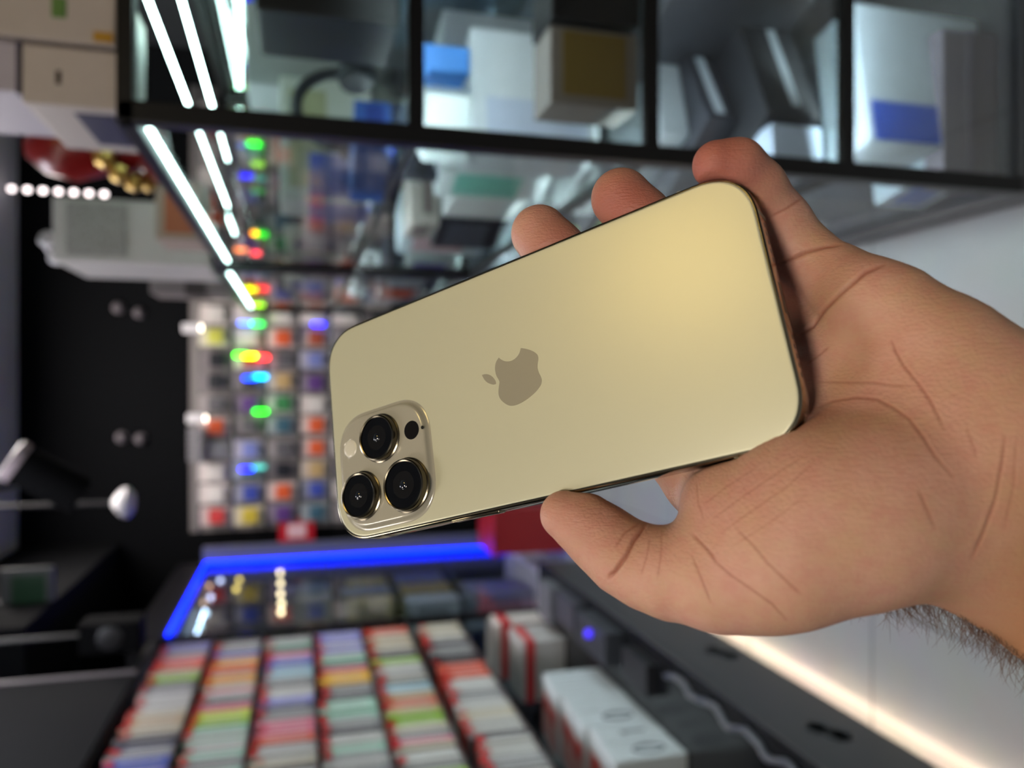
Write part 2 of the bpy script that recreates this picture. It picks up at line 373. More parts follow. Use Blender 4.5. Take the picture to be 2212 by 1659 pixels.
# along the aisle side of the cabinets
aisle = [
 # x, y, z, w, l, h, body, rz, side colour, label
 (.52, 1.86, s2, .13, .12, .27, (206, 220, 222), .5, (120, 190, 176), 'white box with mint panel leaning on the second shelf'),
 (.50, 2.30, s2, .16, .20, .20, (32, 34, 42), .4, (70, 76, 86), 'black carton with slate print on the second shelf'),
 (.50, 2.52, s2, .14, .16, .28, (188, 206, 216), .5, (196, 170, 176), 'tall ice blue box on the second shelf'),
 (.52, 2.30, s2 + .202, .18, .18, .08, (190, 186, 178), .1, (120, 110, 106), 'cream lid box upon the black carton'),
 (.52, 1.98, s3, .2, .22, .24, (36, 38, 44), .45, (152, 196, 66), 'black carton with lime green print on the third shelf'),
 (.52, 2.32, s3, .2, .24, .26, (44, 46, 52), .45, (168, 202, 70), 'dark grey carton with lime green print on the third shelf'),
 (.51, 2.60, s3, .18, .2, .3, (196, 214, 222), .3, (214, 180, 186), 'white carton with pink panel on the third shelf'),
 (.50, 1.93, s4, .18, .2, .3, (210, 216, 216), .2, (214, 110, 90), 'white carton with red print on the bottom level'),
 (.51, 2.24, s4, .2, .26, .3, (160, 172, 182), .2, (100, 110, 130), 'blue grey carton on the bottom level'),
 (.51, 2.58, s4, .2, .28, .32, (60, 64, 74), .1, (150, 156, 160), 'dark carton with pale print on the bottom level'),
 (.50, 2.36, s1, .15, .2, .16, (150, 150, 156), .2, (118, 104, 110), 'mauve grey box on the upper shelf'),
 (.51, 2.62, s1, .16, .2, .22, (176, 170, 164), .1, (70, 66, 90), 'cream box with plum panel on the upper shelf'),
 (.51, 3.02, s1 + .02, .18, .2, .2, (176, 172, 168), .1, (196, 96, 66), 'cream box with orange panel in the second cabinet'),
 (.51, 3.32, s1 + .02, .18, .24, .14, (98, 102, 112), .1, (170, 166, 160), 'slate box in the upper level of the second cabinet'),
 (.51, 3.66, s1 + .02, .18, .24, .22, (186, 180, 176), .1, (86, 90, 150), 'white box with indigo panel in the second cabinet'),
 (.51, 4.06, s1 + .02, .18, .3, .18, (150, 140, 134), .1, (196, 88, 60), 'taupe box with rust panel in the second cabinet'),
 (.51, 3.05, s2, .18, .28, .2, (196, 206, 206), .2, (96, 80, 168), 'white box with violet band in the second cabinet'),
 (.51, 3.42, s2, .18, .26, .26, (60, 64, 74), .2, (150, 160, 166), 'charcoal carton in the second cabinet'),
 (.51, 3.80, s2, .18, .3, .22, (178, 176, 172), .2, (196, 92, 62), 'pale carton with orange panel in the second cabinet'),
 (.51, 4.16, s2, .18, .2, .26, (80, 96, 118), .2, (190, 190, 190), 'steel blue carton in the second cabinet'),
 (.51, 3.05, s3, .18, .3, .26, (150, 160, 166), .2, (90, 96, 104), 'silver carton low in the second cabinet'),
 (.51, 3.46, s3, .18, .3, .26, (190, 196, 196), .2, (70, 76, 90), 'white carton low in the second cabinet'),
 (.51, 3.90, s3, .18, .3, .26, (60, 62, 70), .2, (140, 146, 150), 'black carton low in the second cabinet'),
 (1.25, 2.0, s1, .3, .2, .3, (160, 164, 160), .1, (110, 110, 116), 'grey carton in the cabinet behind, upper shelf'),
 (1.30, 2.5, s1, .3, .3, .2, (150, 156, 166), .1, (110, 110, 116), 'blue grey carton in the cabinet behind, upper shelf'),
 (1.22, 1.98, s2, .3, .3, .26, (170, 180, 182), .1, (110, 110, 116), 'white carton in the cabinet behind, second shelf'),
 (1.30, 2.5, s2, .36, .3, .28, (90, 110, 130), .1, (110, 110, 116), 'teal grey carton in the cabinet behind, second shelf'),
 (1.22, 1.98, s3, .3, .3, .26, (186, 196, 206), .1, (110, 110, 116), 'ice white carton in the cabinet behind, third shelf'),
 (1.30, 2.5, s3, .36, .3, .28, (70, 76, 84), .1, (110, 110, 116), 'slate carton in the cabinet behind, third shelf'),
 (1.22, 2.0, s4, .3, .3, .3, (110, 116, 124), .1, (110, 110, 116), 'grey carton in the cabinet behind, bottom level'),
 (.80, 2.45, s2, .22, .5, .26, (120, 128, 134), 0, (90, 90, 96), 'long silver carton at the back of the second shelf'),
 (.80, 2.40, s3, .22, .5, .28, (86, 92, 100), 0, (90, 90, 96), 'long slate carton at the back of the third shelf'),
]
for x, y, z, w, l, h, body, rz, sc, lab in aisle:
    product_box((x + .02, y, z), (w, l, h), body, lab, rz=rz * .6, side=((.12, .88, .25, .85), sc), face=((.15, .85, .2, .6), sc))
    if h <= .27 and x < .6 and 'lid box' not in lab and 'black carton with slate' not in lab:
        short = lab.split(' on ')[0].split(' in ')[0].split(' low')[0].split(' leaning')[0]
        where = 'second cabinet' if y > 2.9 else 'first cabinet'
        tone, nm_ = ((214, 224, 226), 'bright white') if sum(body) < 380 else ((44, 48, 58), 'near black')
        product_box((x + .01, y - .01, z + h + .001), (w * .62, l * .6, min(.08, .385 - h)), tone, 'small %s box on the %s, %s' % (nm_, short, where), rz=-rz, face=((.1, .9, .3, .7), tuple(int(c * .6) for c in tone)))

# ------------------------------------------------------------------ far wall: hanging packs
pack_back = MB(); pack_back.box(-.062, .062, -.003, .003, -.19, 0)
def make_pack(body, art, big=1.0):
    t = empty('hanging_pack')
    mb = MB(); mb.box(-.062, .062, -.002, .002, -.185, .0, .0015); mb.build('card', mat('pack_%d_%d_%d' % body, body, .5), t)
    mb = MB(); mb.box(-.048, .048, -.028, -.002, -.150, -.055, .008); mb.build('blister', mat('pack_%d_%d_%d' % art, art, .3), t)
    return t
protos = {}

PK = {'white': ((206, 196, 192), (218, 212, 206)), 'grey': ((150, 142, 142), (96, 94, 98)), 'dark': ((120, 112, 114), (34, 36, 42)), 'orange': ((206, 188, 182), (222, 96, 52)),
      'red': ((200, 180, 178), (206, 66, 62)), 'yellow': ((206, 196, 168), (206, 184, 62)), 'blue': ((150, 150, 164), (62, 78, 166)), 'lavender': ((176, 172, 186), (126, 136, 196)),
      'rust': ((190, 176, 170), (170, 82, 56)), 'green': ((176, 184, 170), (60, 132, 78)), 'tan': ((186, 172, 160), (190, 160, 110)), 'teal': ((150, 156, 160), (62, 98, 116)), 'purple': ((140, 128, 142), (98, 62, 130)), 'lime': ((206, 200, 180), (206, 206, 90))}
rows = [  # first entry hangs nearest the game rack
 ['red', 'white', 'white', 'white', 'orange', 'grey', 'dark', 'dark', 'lime', 'white', 'white', 'red', 'dark', 'grey', 'rust', 'white', 'grey', 'dark', 'white'],
 ['yellow', 'blue', 'teal', 'lavender', 'grey', 'purple', 'dark', 'rust', 'white', 'white', 'rust', 'lavender', 'blue', 'dark', 'grey', 'tan', 'white', 'orange', 'blue'],
 ['purple', 'orange', 'dark', 'grey', 'teal', 'green', 'tan', 'grey', 'orange', 'white', 'blue', 'grey', 'white', 'white', 'purple', 'rust', 'grey', 'orange', 'grey'],
 ['teal', 'blue', 'tan', 'orange', 'orange', 'white', 'purple', 'lavender', 'rust', 'white', 'orange', 'lavender', 'white', 'orange', 'rust', 'white', 'dark', 'white', 'lavender'],
 ['grey', 'white', 'dark', 'white', 'tan', 'grey', 'orange', 'white', 'grey', 'white', 'orange', 'grey', 'rust', 'white', 'dark', 'grey', 'white', 'grey', 'dark'],
 ['dark', 'white', 'grey', 'teal', 'white', 'dark', 'grey', 'rust', 'white', 'dark', 'grey', 'white', 'teal', 'grey', 'white', 'dark', 'grey', 'white', 'grey'],
]
rown = ['top', 'second', 'third', 'fourth', 'fifth', 'lowest']
ztop = [2.14, 1.93, 1.72, 1.51, 1.30, 1.09]
peg = mat('chrome_peg', (150, 150, 150), .25, 1)
t = empty('peg_panel', (.45, 5.5, 0)); tag(t, 'grey slotted panel on the far wall carrying the hanging packs', 'panel')
mb = MB(); mb.box(-1.42, 1.5, -.02, -.002, .9, 2.2); mb.build('board', mat('slat_board_grey', (120, 114, 112), .6), t)
mb = MB()
for z in ztop: mb.box(-1.42, 1.5, -.026, -.02, z - .008, z + .008)
mb.build('rail', peg, t)
for ri, row in enumerate(rows):
    for ci, c in enumerate(row):
        if c not in protos:
            o = make_pack(*PK[c]); protos[c] = o; first = True
        else:
            o = copy_tree(protos[c]); first = False
        x = -.86 + ci * .146 + rnd.uniform(-.006, .006)
        o.location = (x, 5.42 + rnd.uniform(-.02, .02), ztop[ri] - rnd.uniform(0, .01))
        o.rotation_euler = (0, rnd.uniform(-.03, .03), rnd.uniform(-.12, .12))
        where = 'by the game rack side' if ci < 7 else ('mid wall' if ci < 13 else 'behind the glass cabinets')
        tag(o, '%s pack, %s from the rack side, %s row of the far wall' % (c, nth(ci + 1), rown[ri]), 'pack', 'packs hanging on the far wall')

def glow(px, py, col, colname, where, es=6, h=.085, r=.012, Y=5.380):
    p = onY(px, py, Y)
    o = MB().tube([(0, 0, -h / 2), (0, 0, -h / 2 + r * .6), (0, 0, h / 2 - r * .6), (0, 0, h / 2)], [r * .55, r, r, r * .55], 12).build('indicator_light', mat('glow_%d_%d_%d' % col, col, emit=col, es=es), None, True)
    o.location = p
    tag(o, '%s glowing light %s' % (colname, where), 'light', 'coloured lights among the hanging packs')
for g in [(548, 311, (20, 255, 0), 'bright green', 'behind the cabinet glass, nearest the white strips', 9), (556, 413, (50, 160, 60), 'dim green', 'behind the cabinet glass', 2),
          (548, 504, (255, 140, 20), 'amber orange', 'behind the end of a white strip', 8), (548, 547, (255, 60, 70), 'rose red', 'under the amber light', 6), (522, 540, (255, 130, 60), 'coral', 'beside the rose red light', 4),
          (556, 660, (150, 230, 0), 'lime', 'where the long white strip ends', 7), (556, 700, (50, 220, 90), 'sea green', 'below the lime light', 4), (530, 698, (80, 120, 250), 'pale blue', 'beside the sea green light', 4),
          (521, 767, (60, 255, 0), 'vivid green', 'touching a yellow one', 8), (540, 769, (255, 255, 0), 'yellow', 'between vivid green and red', 8), (566, 772, (255, 40, 40), 'pure red', 'next to the yellow light', 7),
          (562, 814, (0, 170, 240), 'cyan', 'under the pure red light', 7), (540, 817, (20, 60, 250), 'royal blue', 'beside the cyan light', 7), (563, 889, (30, 225, 20), 'leaf green', 'alone beneath the cyan light', 7),
          (533, 1013, (20, 10, 240), 'deep blue', 'near the white packs', 9), (559, 1009, (70, 170, 160), 'faint teal', 'beside the deep blue light', 2), (688, 701, (50, 40, 250), 'violet blue', 'above the phone corner', 5),
          (692, 608, (110, 110, 230), 'lilac', 'above the violet blue light', 2), (835, 328, (0, 50, 255), 'strong blue', 'inside the cabinet glass by the post', 9), (606, 70, (110, 90, 240), 'lavender', 'far behind the near pane', 3), (576, 110, (255, 90, 40), 'orange red', 'far behind the near pane', 4)]:
    glow(*g[:5], es=g[5] * 1.5)
# red sign with white square
p = onY(641, 1146, 5.44)
t = empty('wall_sign', p); tag(t, 'red square sign with pale centre on the black far wall', 'sign')
mb = MB(); mb.box(-.085, .085, -.01, .02, -.115, .115, .004); mb.build('panel', mat('sign_red', (190, 22, 42), .4), t)
mb = MB(); mb.box(-.045, .045, -.014, -.008, -.06, .06, .002); mb.build('centre_mark', mat('sign_pale', (232, 190, 200), .4), t)
# two spot lamps above the packs
for px, py, lab in ((432, 708, 'small white spot lamp above the packs, by the strip end'), (442, 904, 'small white spot lamp above the packs, by the price rail')):
    p = onY(px, py, 5.2)
    t = empty('spot_lamp', p); tag(t, lab, 'lamp', 'small spot lamps above the packs')
    mb = MB(); mb.tube([(0, .3, .02), (0, .08, .05), (0, .02, .02)], .008, 8); mb.build('arm', frame_black, t, True)
    mb = MB(); mb.lathe([(.012, .035), (.022, .03), (.03, 0), (.026, -.004)], (0, 0, 0), 20); mb.build('shade', mat('white_plastic', (205, 202, 204), .35), t, True)
    mb = MB(); mb.lathe([(0, -.012), (.016, -.010), (.022, -.003)], (0, 0, 0), 16); mb.build('bulb', mat('spot_emit', (255, 244, 226), emit=(255, 244, 226), es=9), t, True)
    mb = MB(); mb.box(-.03, .03, .04, .06, .02, .11, .006); mb.build('housing', mat('white_plastic', (205, 202, 204), .35), t, True)
p = onY(418, 962, 5.3)
t = empty('price_rail', p); tag(t, 'grey rail of small price tags above the topmost packs', 'price rail')
mb = MB(); mb.box(-.11, .11, .0, .2, -.03, -.02); mb.build('rail', peg, t)
for k in range(6):
    mb = MB(); mb.box(-.10 + k * .036, -.072 + k * .036, -.006, .0, -.055, .035, .001); mb.build('tag', mat('tag_grey', (120, 118, 122), .5), t)
# wall and ceiling fittings
for px, py, rr, lab in ((255, 665, .035, 'small white dome on the black far wall'), (300, 676, .032, 'dim grey dome beside the small white dome'), (262, 945, .035, 'pale dome lower along the black far wall'), (303, 948, .034, 'dim dome beside the pale dome')):
    p = onY(px, py, 5.49)
    t = empty('wall_dome', p); tag(t, lab, 'camera', 'domes on the black far wall')
    mb = MB(); mb.lathe([(rr * 1.1, 0), (rr * 1.1, .01), (rr, .015)], (0, 0, 0), 20, 'y'); mb.build('base', mat('dome_base', (84, 78, 82), .4), t, True)
    mb = MB(); mb.lathe([(rr, -.01), (rr * .8, -.035), (rr * .4, -.05), (0, -.055)][::-1], (0, 0, 0), 20, 'y'); mb.build('dome', mat('dome_shell', (104, 98, 102), .3), t, True)
p = onY(264, 1086, 4.4)
t = empty('pendant', (p.x, p.y, 3.2)); tag(t, 'white pendant hanging from the ceiling on a thin rod', 'pendant')
d = p.z - 3.2
mb = MB(); mb.tube([(0, 0, 0), (0, 0, d + .04)], .012, 10); mb.build('rod', mat('rod_grey', (44, 42, 44), .5), t, True)
mb = MB(); mb.lathe([(.012, .05), (.045, .03), (.075, 0), (.08, -.03), (.05, -.055), (0, -.062)], (0, 0, d), 24); mb.build('shade', mat('white_plastic', (205, 202, 204), .35), t, True)
p = onY(95, 1030, 3.6)
t = empty('track_spotlight', p, .2); tag(t, 'black tilted track spotlight with pale rim under the ceiling', 'spotlight')
mb = MB(); mb.lathe([(.0, -.16), (.075, -.16), (.08, -.14), (.08, .12), (.07, .13)], (0, 0, 0), 24)
can = mb.build('housing', mat('spot_black', (7, 7, 8), .9, spec=.1), t, True); can.rotation_euler = (.3, .55, 0)
mb = MB(); mb.lathe([(.084, .10), (.09, .12), (.09, .14), (.07, .145), (0, .12)], (0, 0, 0), 24); rm = mb.build('rim', mat('spot_rim', (150, 136, 140), .35), t, True); rm.rotation_euler = (.3, .55, 0)
mb = MB(); mb.tube([(0, 0, 0), (-.05, 0, .2), (-.05, 0, 3.2 - p.z)], .012, 8); mb.build('bracket', mat('spot_black', (7, 7, 8), .9, spec=.1), t, True)
# hanging string of bulbs
p = onY(25, 408, 5.2); q = onY(225, 420, 5.2)
t = empty('bulb_string', (p.x, p.y, 3.2)); tag(t, 'string of small bulbs hanging down by the far wall', 'bulb string')
mb = MB(); mb.tube([(0, 0, 0), (0, 0, q.z - 3.2)], .003, 6); mb.build('wire', frame_black, t)
for k in range(7):
    z = (p.z - 3.2) + (q.z - p.z) * k / 6.0
    mb = MB(); mb.lathe([(0, .02), (.012, .014), (.016, 0), (.012, -.014), (0, -.02)], (0, 0, z), 12); mb.build('bulb', mat('bulb_emit', (240, 225, 225), emit=(240, 225, 225), es=5), t, True)
# ------------------------------------------------------------------ blue lit glass cabinet, aisle end
t = empty('display_case', (-1.1, 3.66, 0)); tag(t, 'glass display case edged with blue light at the end of the game rack', 'display case')
L_ = 1.5; BK = -.55; TT = 2.08
for yy in (0, L_ - .03):
    mb = MB(); mb.box(-.03, 0, yy, yy + .03, .05, TT); mb.build('post', frame_black, t)
mb = MB(); mb.box(BK, 0, 0, L_, TT, TT + .14, .004); mb.build('canopy', mat('canopy_black', (12, 11, 13), .4), t)
mb = MB(); mb.box(BK, 0, 0, L_, 0, .16, .004); mb.build('base', mat('white_laminate', (215, 215, 232), .35), t)
mb = MB(); mb.box(BK, BK + .01, 0, L_, .16, TT); mb.build('back_panel', mat('case_back_grey', (66, 70, 72), .35), t)
mb = MB(); mb.box(BK + .01, -.03, L_ - .012, L_, .16, TT); mb.build('end_panel', mat('case_back_grey', (66, 70, 72), .35), t)
mb = MB(); mb.box(0, .10, L_ - .06, L_, 0, TT, .003); mb.build('side_panel', mat('grey_lacquer_panel', (92, 94, 112), .4), t)
mb = MB(); mb.box(-.016, -.010, .03, L_ - .03, .16, TT); mb.build('glass_panel', glass, t)
for z in (.62, .98, 1.32):
    mb = MB(); mb.box(BK + .01, -.03, .01, L_ - .02, z - .008, z); mb.build('glass_shelf', shelf_glass, t)
strip(t, (-.30, .25, TT - .03), (-.24, L_ - .2, TT - .03), .003, mat('case_led', (190, 215, 245), emit=(185, 212, 245), es=30))
strip(t, (.008, .02, TT - .02), (.008, L_ - .07, TT - .02), .007, led_blue)
strip(t, (.008, L_ - .074, TT - .02), (.008, L_ - .074, .06), .009, led_blue)
for k, (yy, zz, w, l, h, col, lab) in enumerate([
    (4.62, 1.328, .2, .12, .2, (150, 152, 140), 'sage box on the upper shelf of the blue edged case'), (4.86, 1.328, .2, .12, .3, (120, 126, 130), 'grey box on the upper shelf of the blue edged case'),
    (4.5, .988, .2, .14, .26, (170, 160, 110), 'straw yellow box in the blue edged case'), (4.72, .988, .2, .14, .28, (136, 146, 156), 'blue grey box in the blue edged case'), (4.95, .988, .2, .14, .24, (176, 166, 104), 'mustard box in the blue edged case'),
    (4.45, .628, .2, .16, .3, (190, 196, 206), 'pale box low in the blue edged case'), (4.70, .628, .2, .16, .3, (176, 160, 96), 'ochre box low in the blue edged case'), (4.95, .628, .2, .16, .3, (130, 134, 160), 'lilac grey box low in the blue edged case'),
    (4.6, .162, .2, .3, .4, (150, 152, 176), 'large lilac box at the bottom of the blue edged case')]):
    product_box((-1.32, yy, zz), (w, l, h), col, lab, face=((.15, .85, .2, .8), tuple(int(c * .8) for c in col)), side=((.1, .9, .1, .3), tuple(int(c * .7) for c in col)))
for (px, py, col, es, r, lab) in [(605, 1237, (255, 235, 190), 7, .014, 'warm reflected light in the case glass, topmost of the row of five'), (606, 1260, (255, 235, 190), 7, .014, 'warm reflected light in the case glass, second of the row of five'), (606, 1283, (255, 235, 190), 7, .014, 'warm reflected light in the case glass, middle of the row of five'), (608, 1304, (255, 235, 190), 7, .014, 'warm reflected light in the case glass, fourth of the row of five'), (607, 1322, (255, 235, 190), 6, .014, 'warm reflected light in the case glass, lowest of the row of five'),
    (517, 1252, (240, 214, 110), 4, .014, 'yellow reflected light in the case glass, upper of a pair'), (510, 1272, (240, 214, 110), 4, .014, 'yellow reflected light in the case glass, lower of a pair'),
    (476, 1254, (200, 210, 245), 5, .014, 'cool white reflected light in the case glass, nearest the blue corner'), (455, 1290, (190, 208, 245), 5, .014, 'cool white reflected light in the case glass, second from the blue corner'), (445, 1325, (180, 214, 240), 5, .014, 'ice blue reflected light in the case glass, middle of the slanting row'), (432, 1352, (170, 220, 235), 5, .013, 'ice blue reflected light in the case glass, lower in the slanting row'), (424, 1374, (170, 225, 232), 5, .012, 'ice blue reflected light in the case glass, end of the slanting row'),
    (452, 1265, (240, 190, 150), 3, .012, 'peach bulb in the case by the blue strip'), (440, 1302, (235, 200, 170), 2.5, .012, 'faint peach reflected light in the case glass by the blue strip')]:
    p = onX(px, py, -1.18)  # each glowing ball stands in for a light reflected in the glass
    o = MB().lathe([(0, r), (r * .7, r * .7), (r, 0), (r * .7, -r * .7), (0, -r)], (0, 0, 0), 14).build('bulb', mat('bulb_%d_%d_%d' % col, col, emit=col, es=es * 1.1), None, True)
    o.location = p; tag(o, lab, 'bulb', 'lights reflected in the blue edged case')
# ------------------------------------------------------------------ game rack
XR = -1.10
rack_rows = [(1.872, .19), (1.665, .192), (1.456, .194), (1.247, .194), (1.038, .194), (.800, .19)]
t = empty('game_rack', (XR, 1.5, 0)); tag(t, 'black rack holding rows of game cases above the dark counter', 'rack')
mb = MB(); mb.box(-.42, -.40, 0, 2.12, .42, 2.12); mb.build('back_panel', mat('rack_black', (14, 14, 16), .5), t)
for z in [r[0] for r in rack_rows]:
    d = 0.015
    mb = MB(); mb.box(-.40, 0, 0, 2.12, z - .006, z); mb.build('shelf', mat('rack_shelf', (70, 60, 60), .4), t)
mb = MB(); mb.box(-.42, .0, 0, 2.14, 2.09, 2.13, .003); mb.build('top_board', mat('rack_black', (14, 14, 16), .5), t)
mb = MB(); mb.box(-.42, .0, 2.12, 2.14, .42, 2.09); mb.build('end_board', glass, t)
mb = MB(); mb.box(-.10, .012, -.5, 1.72, 2.10, 2.95, .004); mb.build('fascia', mat('fascia_grey', (16, 16, 18), .9, spec=.2), t)
mb = MB(); mb.box(-.11, .02, 1.71, 1.73, 2.10, 2.95, .002); mb.build('edge_trim', mat('trim_pale', (118, 110, 112), .4), t)
red = mat('spine_red', (188, 28, 30), .4)
SP = {'white': (206, 204, 200), 'cream': (204, 196, 180), 'silver': (166, 164, 164), 'grey': (112, 110, 112), 'mint': (176, 204, 190), 'pink': (216, 140, 158), 'orange': (222, 168, 96), 'salmon': (206, 116, 100), 'green': (158, 186, 98), 'lavender': (160, 158, 208), 'slate': (78, 80, 98), 'blue': (104, 116, 176), 'teal': (92, 122, 112), 'lemon': (212, 222, 120), 'yellow': (226, 184, 92), 'tan': (190, 168, 140), 'dark': (60, 58, 62), 'sky': (184, 206, 214)}
def make_case(col, h, logo):
    body = tuple(int(m_ + (v - m_) * 1.35) for m_ in [sum(SP[col]) / 3 * .93] for v in [x * .93 for x in SP[col]])
    body = tuple(max(4, min(250, v)) for v in body)
    o = empty('game_case')
    mb = MB(); mb.box(-.105, 0, 0, .0265, 0, h, .002); mb.build('sleeve', mat('spine_%d_%d_%d' % body, body, .4), o)
    if logo:
        mb = MB(); mb.box(-.104, .0015, .002, .0245, h * .87, h + .0012, .001); mb.build('spine_logo', red, o)
    mb = MB(); mb.box(-.02, .0013, .007, .0095, h * .12, h * .78); mb.build('title', mat('title_pale', (232, 230, 228), .4), o)
    return o
seqs = [  # far end first
 ['lavender', 'silver', 'pink', 'salmon', 'salmon', 'green', 'green', 'grey', 'silver', 'white', 'white', 'cream', 'tan', 'cream', 'grey', 'slate', 'silver', 'blue', 'lavender', 'cream', 'tan', 'pink'],
 ['silver', 'silver', 'blue', 'orange', 'orange', 'salmon', 'cream', 'orange', 'cream', 'pink', 'white', 'pink', 'lemon', 'green', 'mint', 'mint', 'white', 'mint', 'silver', 'mint', 'white', 'white'],
 ['silver', 'mint', 'teal', 'pink', 'lavender', 'blue', 'sky', 'sky', 'silver', 'grey', 'white', 'lavender', 'slate', 'silver', 'pink', 'pink', 'salmon', 'silver', 'white', 'grey', 'white', 'teal'],
 ['lavender', 'lavender', 'white', 'lavender', 'white', 'mint', 'teal', 'pink', 'yellow', 'yellow', 'silver', 'grey', 'mint', 'mint', 'mint', 'silver', 'grey', 'white', 'mint', 'silver', 'white', 'silver'],
 ['salmon', 'cream', 'tan', 'cream', 'grey', 'grey', 'green', 'white', 'silver', 'grey', 'sky', 'tan', 'salmon', 'tan', 'green', 'cream', 'silver', 'pink', 'white', 'silver', 'green', 'white'],
 ['cream', 'cream', 'white', 'grey', 'silver', 'dark', 'salmon', 'salmon', 'white', 'white', 'silver', 'white', 'white', 'cream', 'white', 'grey', 'white', 'white', 'silver', 'cream', 'white', 'white'],
]
cp = {}
rn = ['uppermost', 'second', 'third', 'fourth', 'fifth', 'sixth']
for ri, (z, h) in enumerate(rack_rows):
    y = 3.585; k = 0
    sc = 46 if ri < 4 else 50
    while y > 2.12 - ri * .06 and k < 49:
        u = k / sc * (len(seqs[ri]) - .01)
        c = seqs[ri][min(int(u), len(seqs[ri]) - 1)]
        if rnd.random() < .10: c = rnd.choice(['white', 'silver', 'cream', 'grey', seqs[ri][int(u) % 22]])
        logo = rnd.random() < .75
        hh = h - rnd.choice([0, 0, .008, .02])
        key = (c, hh, logo)
        if key not in cp: cp[key] = make_case(c, hh, logo); o = cp[key]
        else: o = copy_tree(cp[key])
        if ri == 5 and 11 <= k <= 14: y -= .03
        o.location = (XR - .004 - rnd.uniform(0, .012), y - .028, z)
        y -= .0295
        third = 'far end' if k < 16 else ('middle' if k < 32 else 'near end')
        tag(o, '%s game case%s, %s from the far end of the %s rack row' % (c, ' with red tip' if logo else '', nth(k + 1), rn[ri]), 'game case', 'game cases standing in the rack')
        k += 1
# white boxes low on the counter
t0 = None
cnt = 0
white_l = ['first', 'second', 'third', 'fourth', 'fifth', 'sixth', 'seventh', 'eighth']
y = 2.85
glyphs = {5: '0', 6: '7', 4: '0'}
for k in range(8):
    wd = .075 if k < 5 else .12
    t = empty('console_box', (-1.10, y - wd, .386)); h = .225 + .008 * (k % 3)
    tag(t, 'white cardboard box on the dark counter, %s in its row counted from the aisle end' % white_l[k], 'box', 'white boxes lined up on the counter')
    mb = MB(); mb.box(-.25, 0, .002, wd - .004, 0, h, .004); mb.build('carton', mat('white_card', (196, 202, 204), .45), t)
    mb = MB(); mb.box(-.22, -.06, .004, wd - .006, h, h + .0012); mb.build('top_print', mat('print_pink', (206, 150, 146), .5), t)
    mb = MB(); mb.box(-.12, -.07, wd * .2, wd * .7, h + .0012, h + .002); mb.build('red_print', red, t)
    y -= wd
# dark marker figures on the nearest boxes
ink = mat('marker_grey', (112, 116, 124), .6)
def figure(parent, kind, y0, z0, s):
    mb = MB()
    if kind == '0':
        pts = [(.0012, y0 + s * .42 * math.cos(a), z0 + s * .9 * math.sin(a)) for a in [2 * math.pi * i / 20 for i in range(21)]]
    elif kind == '1':
        pts = [(.0012, y0 - s * .2, z0 + s * .5), (.0012, y0, z0 + s * .75), (.0012, y0, z0 - s * .75)]
    mb.tube(pts, .0042, 6); mb.build('marker_figure', ink, parent, True)
for o in [x for x in COL.objects if x.name.startswith('console_box')]:
    i = int(o.name.split('.')[-1]) if '.' in o.name else 0
    if i in (5, 7): figure(o, '0', .058, .10, .055)
    if i == 6: figure(o, '1', .058, .10, .055)
# stacks further along the counter
for k, (y, w, h, col, lab) in enumerate([(3.34, .22, .20, (176, 172, 170), 'pale box on the counter just past the white boxes'), (3.62, .2, .24, (206, 196, 190), 'cream box with red band further along the counter'), (3.30, .0, 0, 0, '')]):
    if h: product_box((-1.24, y, .386), (.26, w, h), col, lab, side=None, stripe=((.7, .9), (196, 52, 56)))
product_box((-.98, 3.36, .385), (.16, .18, .06), (96, 96, 102), 'flat grey box at the counter edge')
# dark counter with lit plinth
t = empty('counter', (-.87, .6, 0)); tag(t, 'low black counter with warm light along its foot', 'counter')
mb = MB(); mb.box(-.86, 0, 0, 3.04, .10, .375, .004); mb.build('body', mat('counter_black', (28, 31, 34), .28), t)
mb = MB(); mb.box(-.86, .012, 0, 3.04, .375, .385, .002); mb.build('top_board', mat('counter_top_black', (20, 21, 24), .2), t)
mb = MB(); mb.box(-.86, -.09, 0, 3.04, 0, .10); mb.build('plinth', mat('plinth_dark', (60, 58, 56), .5), t)
strip(t, (-.05, .05, .05), (-.05, 3.0, .05), .006, led_warm)
for (px, py) in ((1790, 1580), (1560, 1410)):
    p = onX(px, py, -.87)
    for dz in (-.012, .012):
        mb = MB(); mb.lathe([(.028, .0), (.031, .003), (.034, 0)], (0.0005, p.y - .6 + dz * 2, p.z + dz), 24, 'x'); mb.build('ring_pull', mat('counter_black', (28, 31, 34), .28), t, True)
t = empty('glint_wave', (-.93, 1.55, .392)); tag(t, 'grey cable standing in for wavy reflections along the counter edge', 'glint')
mb = MB(); mb.tube([(.028 + .012 * math.sin(i * .9) * (1 + .3 * math.sin(i * 2.1)), i * .027 - .2, .006 + .004 * math.sin(i * 1.7)) for i in range(34)], .009, 8); mb.build('glint', mat('glint_grey', (74, 76, 84), .4), t, True)  # wavy grey tube stands in for reflections on the counter edge
# dark things along the counter beyond
for (x, y, w, l, h, c, lab) in [(-.95, 2.75, .12, .3, .07, (50, 52, 58), 'flat charcoal box on the counter edge beside the white boxes'), (-.95, 3.1, .12, .22, .05, (62, 62, 70), 'thin slate box on the counter edge'), (-.96, 2.42, .1, .2, .04, (30, 30, 34), 'thin black box on the counter edge')]:
    product_box((x, y, .386), (w, l, h), c, lab)
o = MB().lathe([(0, .012), (.012, .008), (.016, 0), (.016, -.01)], (0, 0, 0), 14).build('indicator_light', mat('glow_violet', (70, 50, 220), emit=(60, 40, 220), es=2), None, True)
o.location = (-.93, 2.74, .468); tag(o, 'violet glowing light on the charcoal box', 'light')
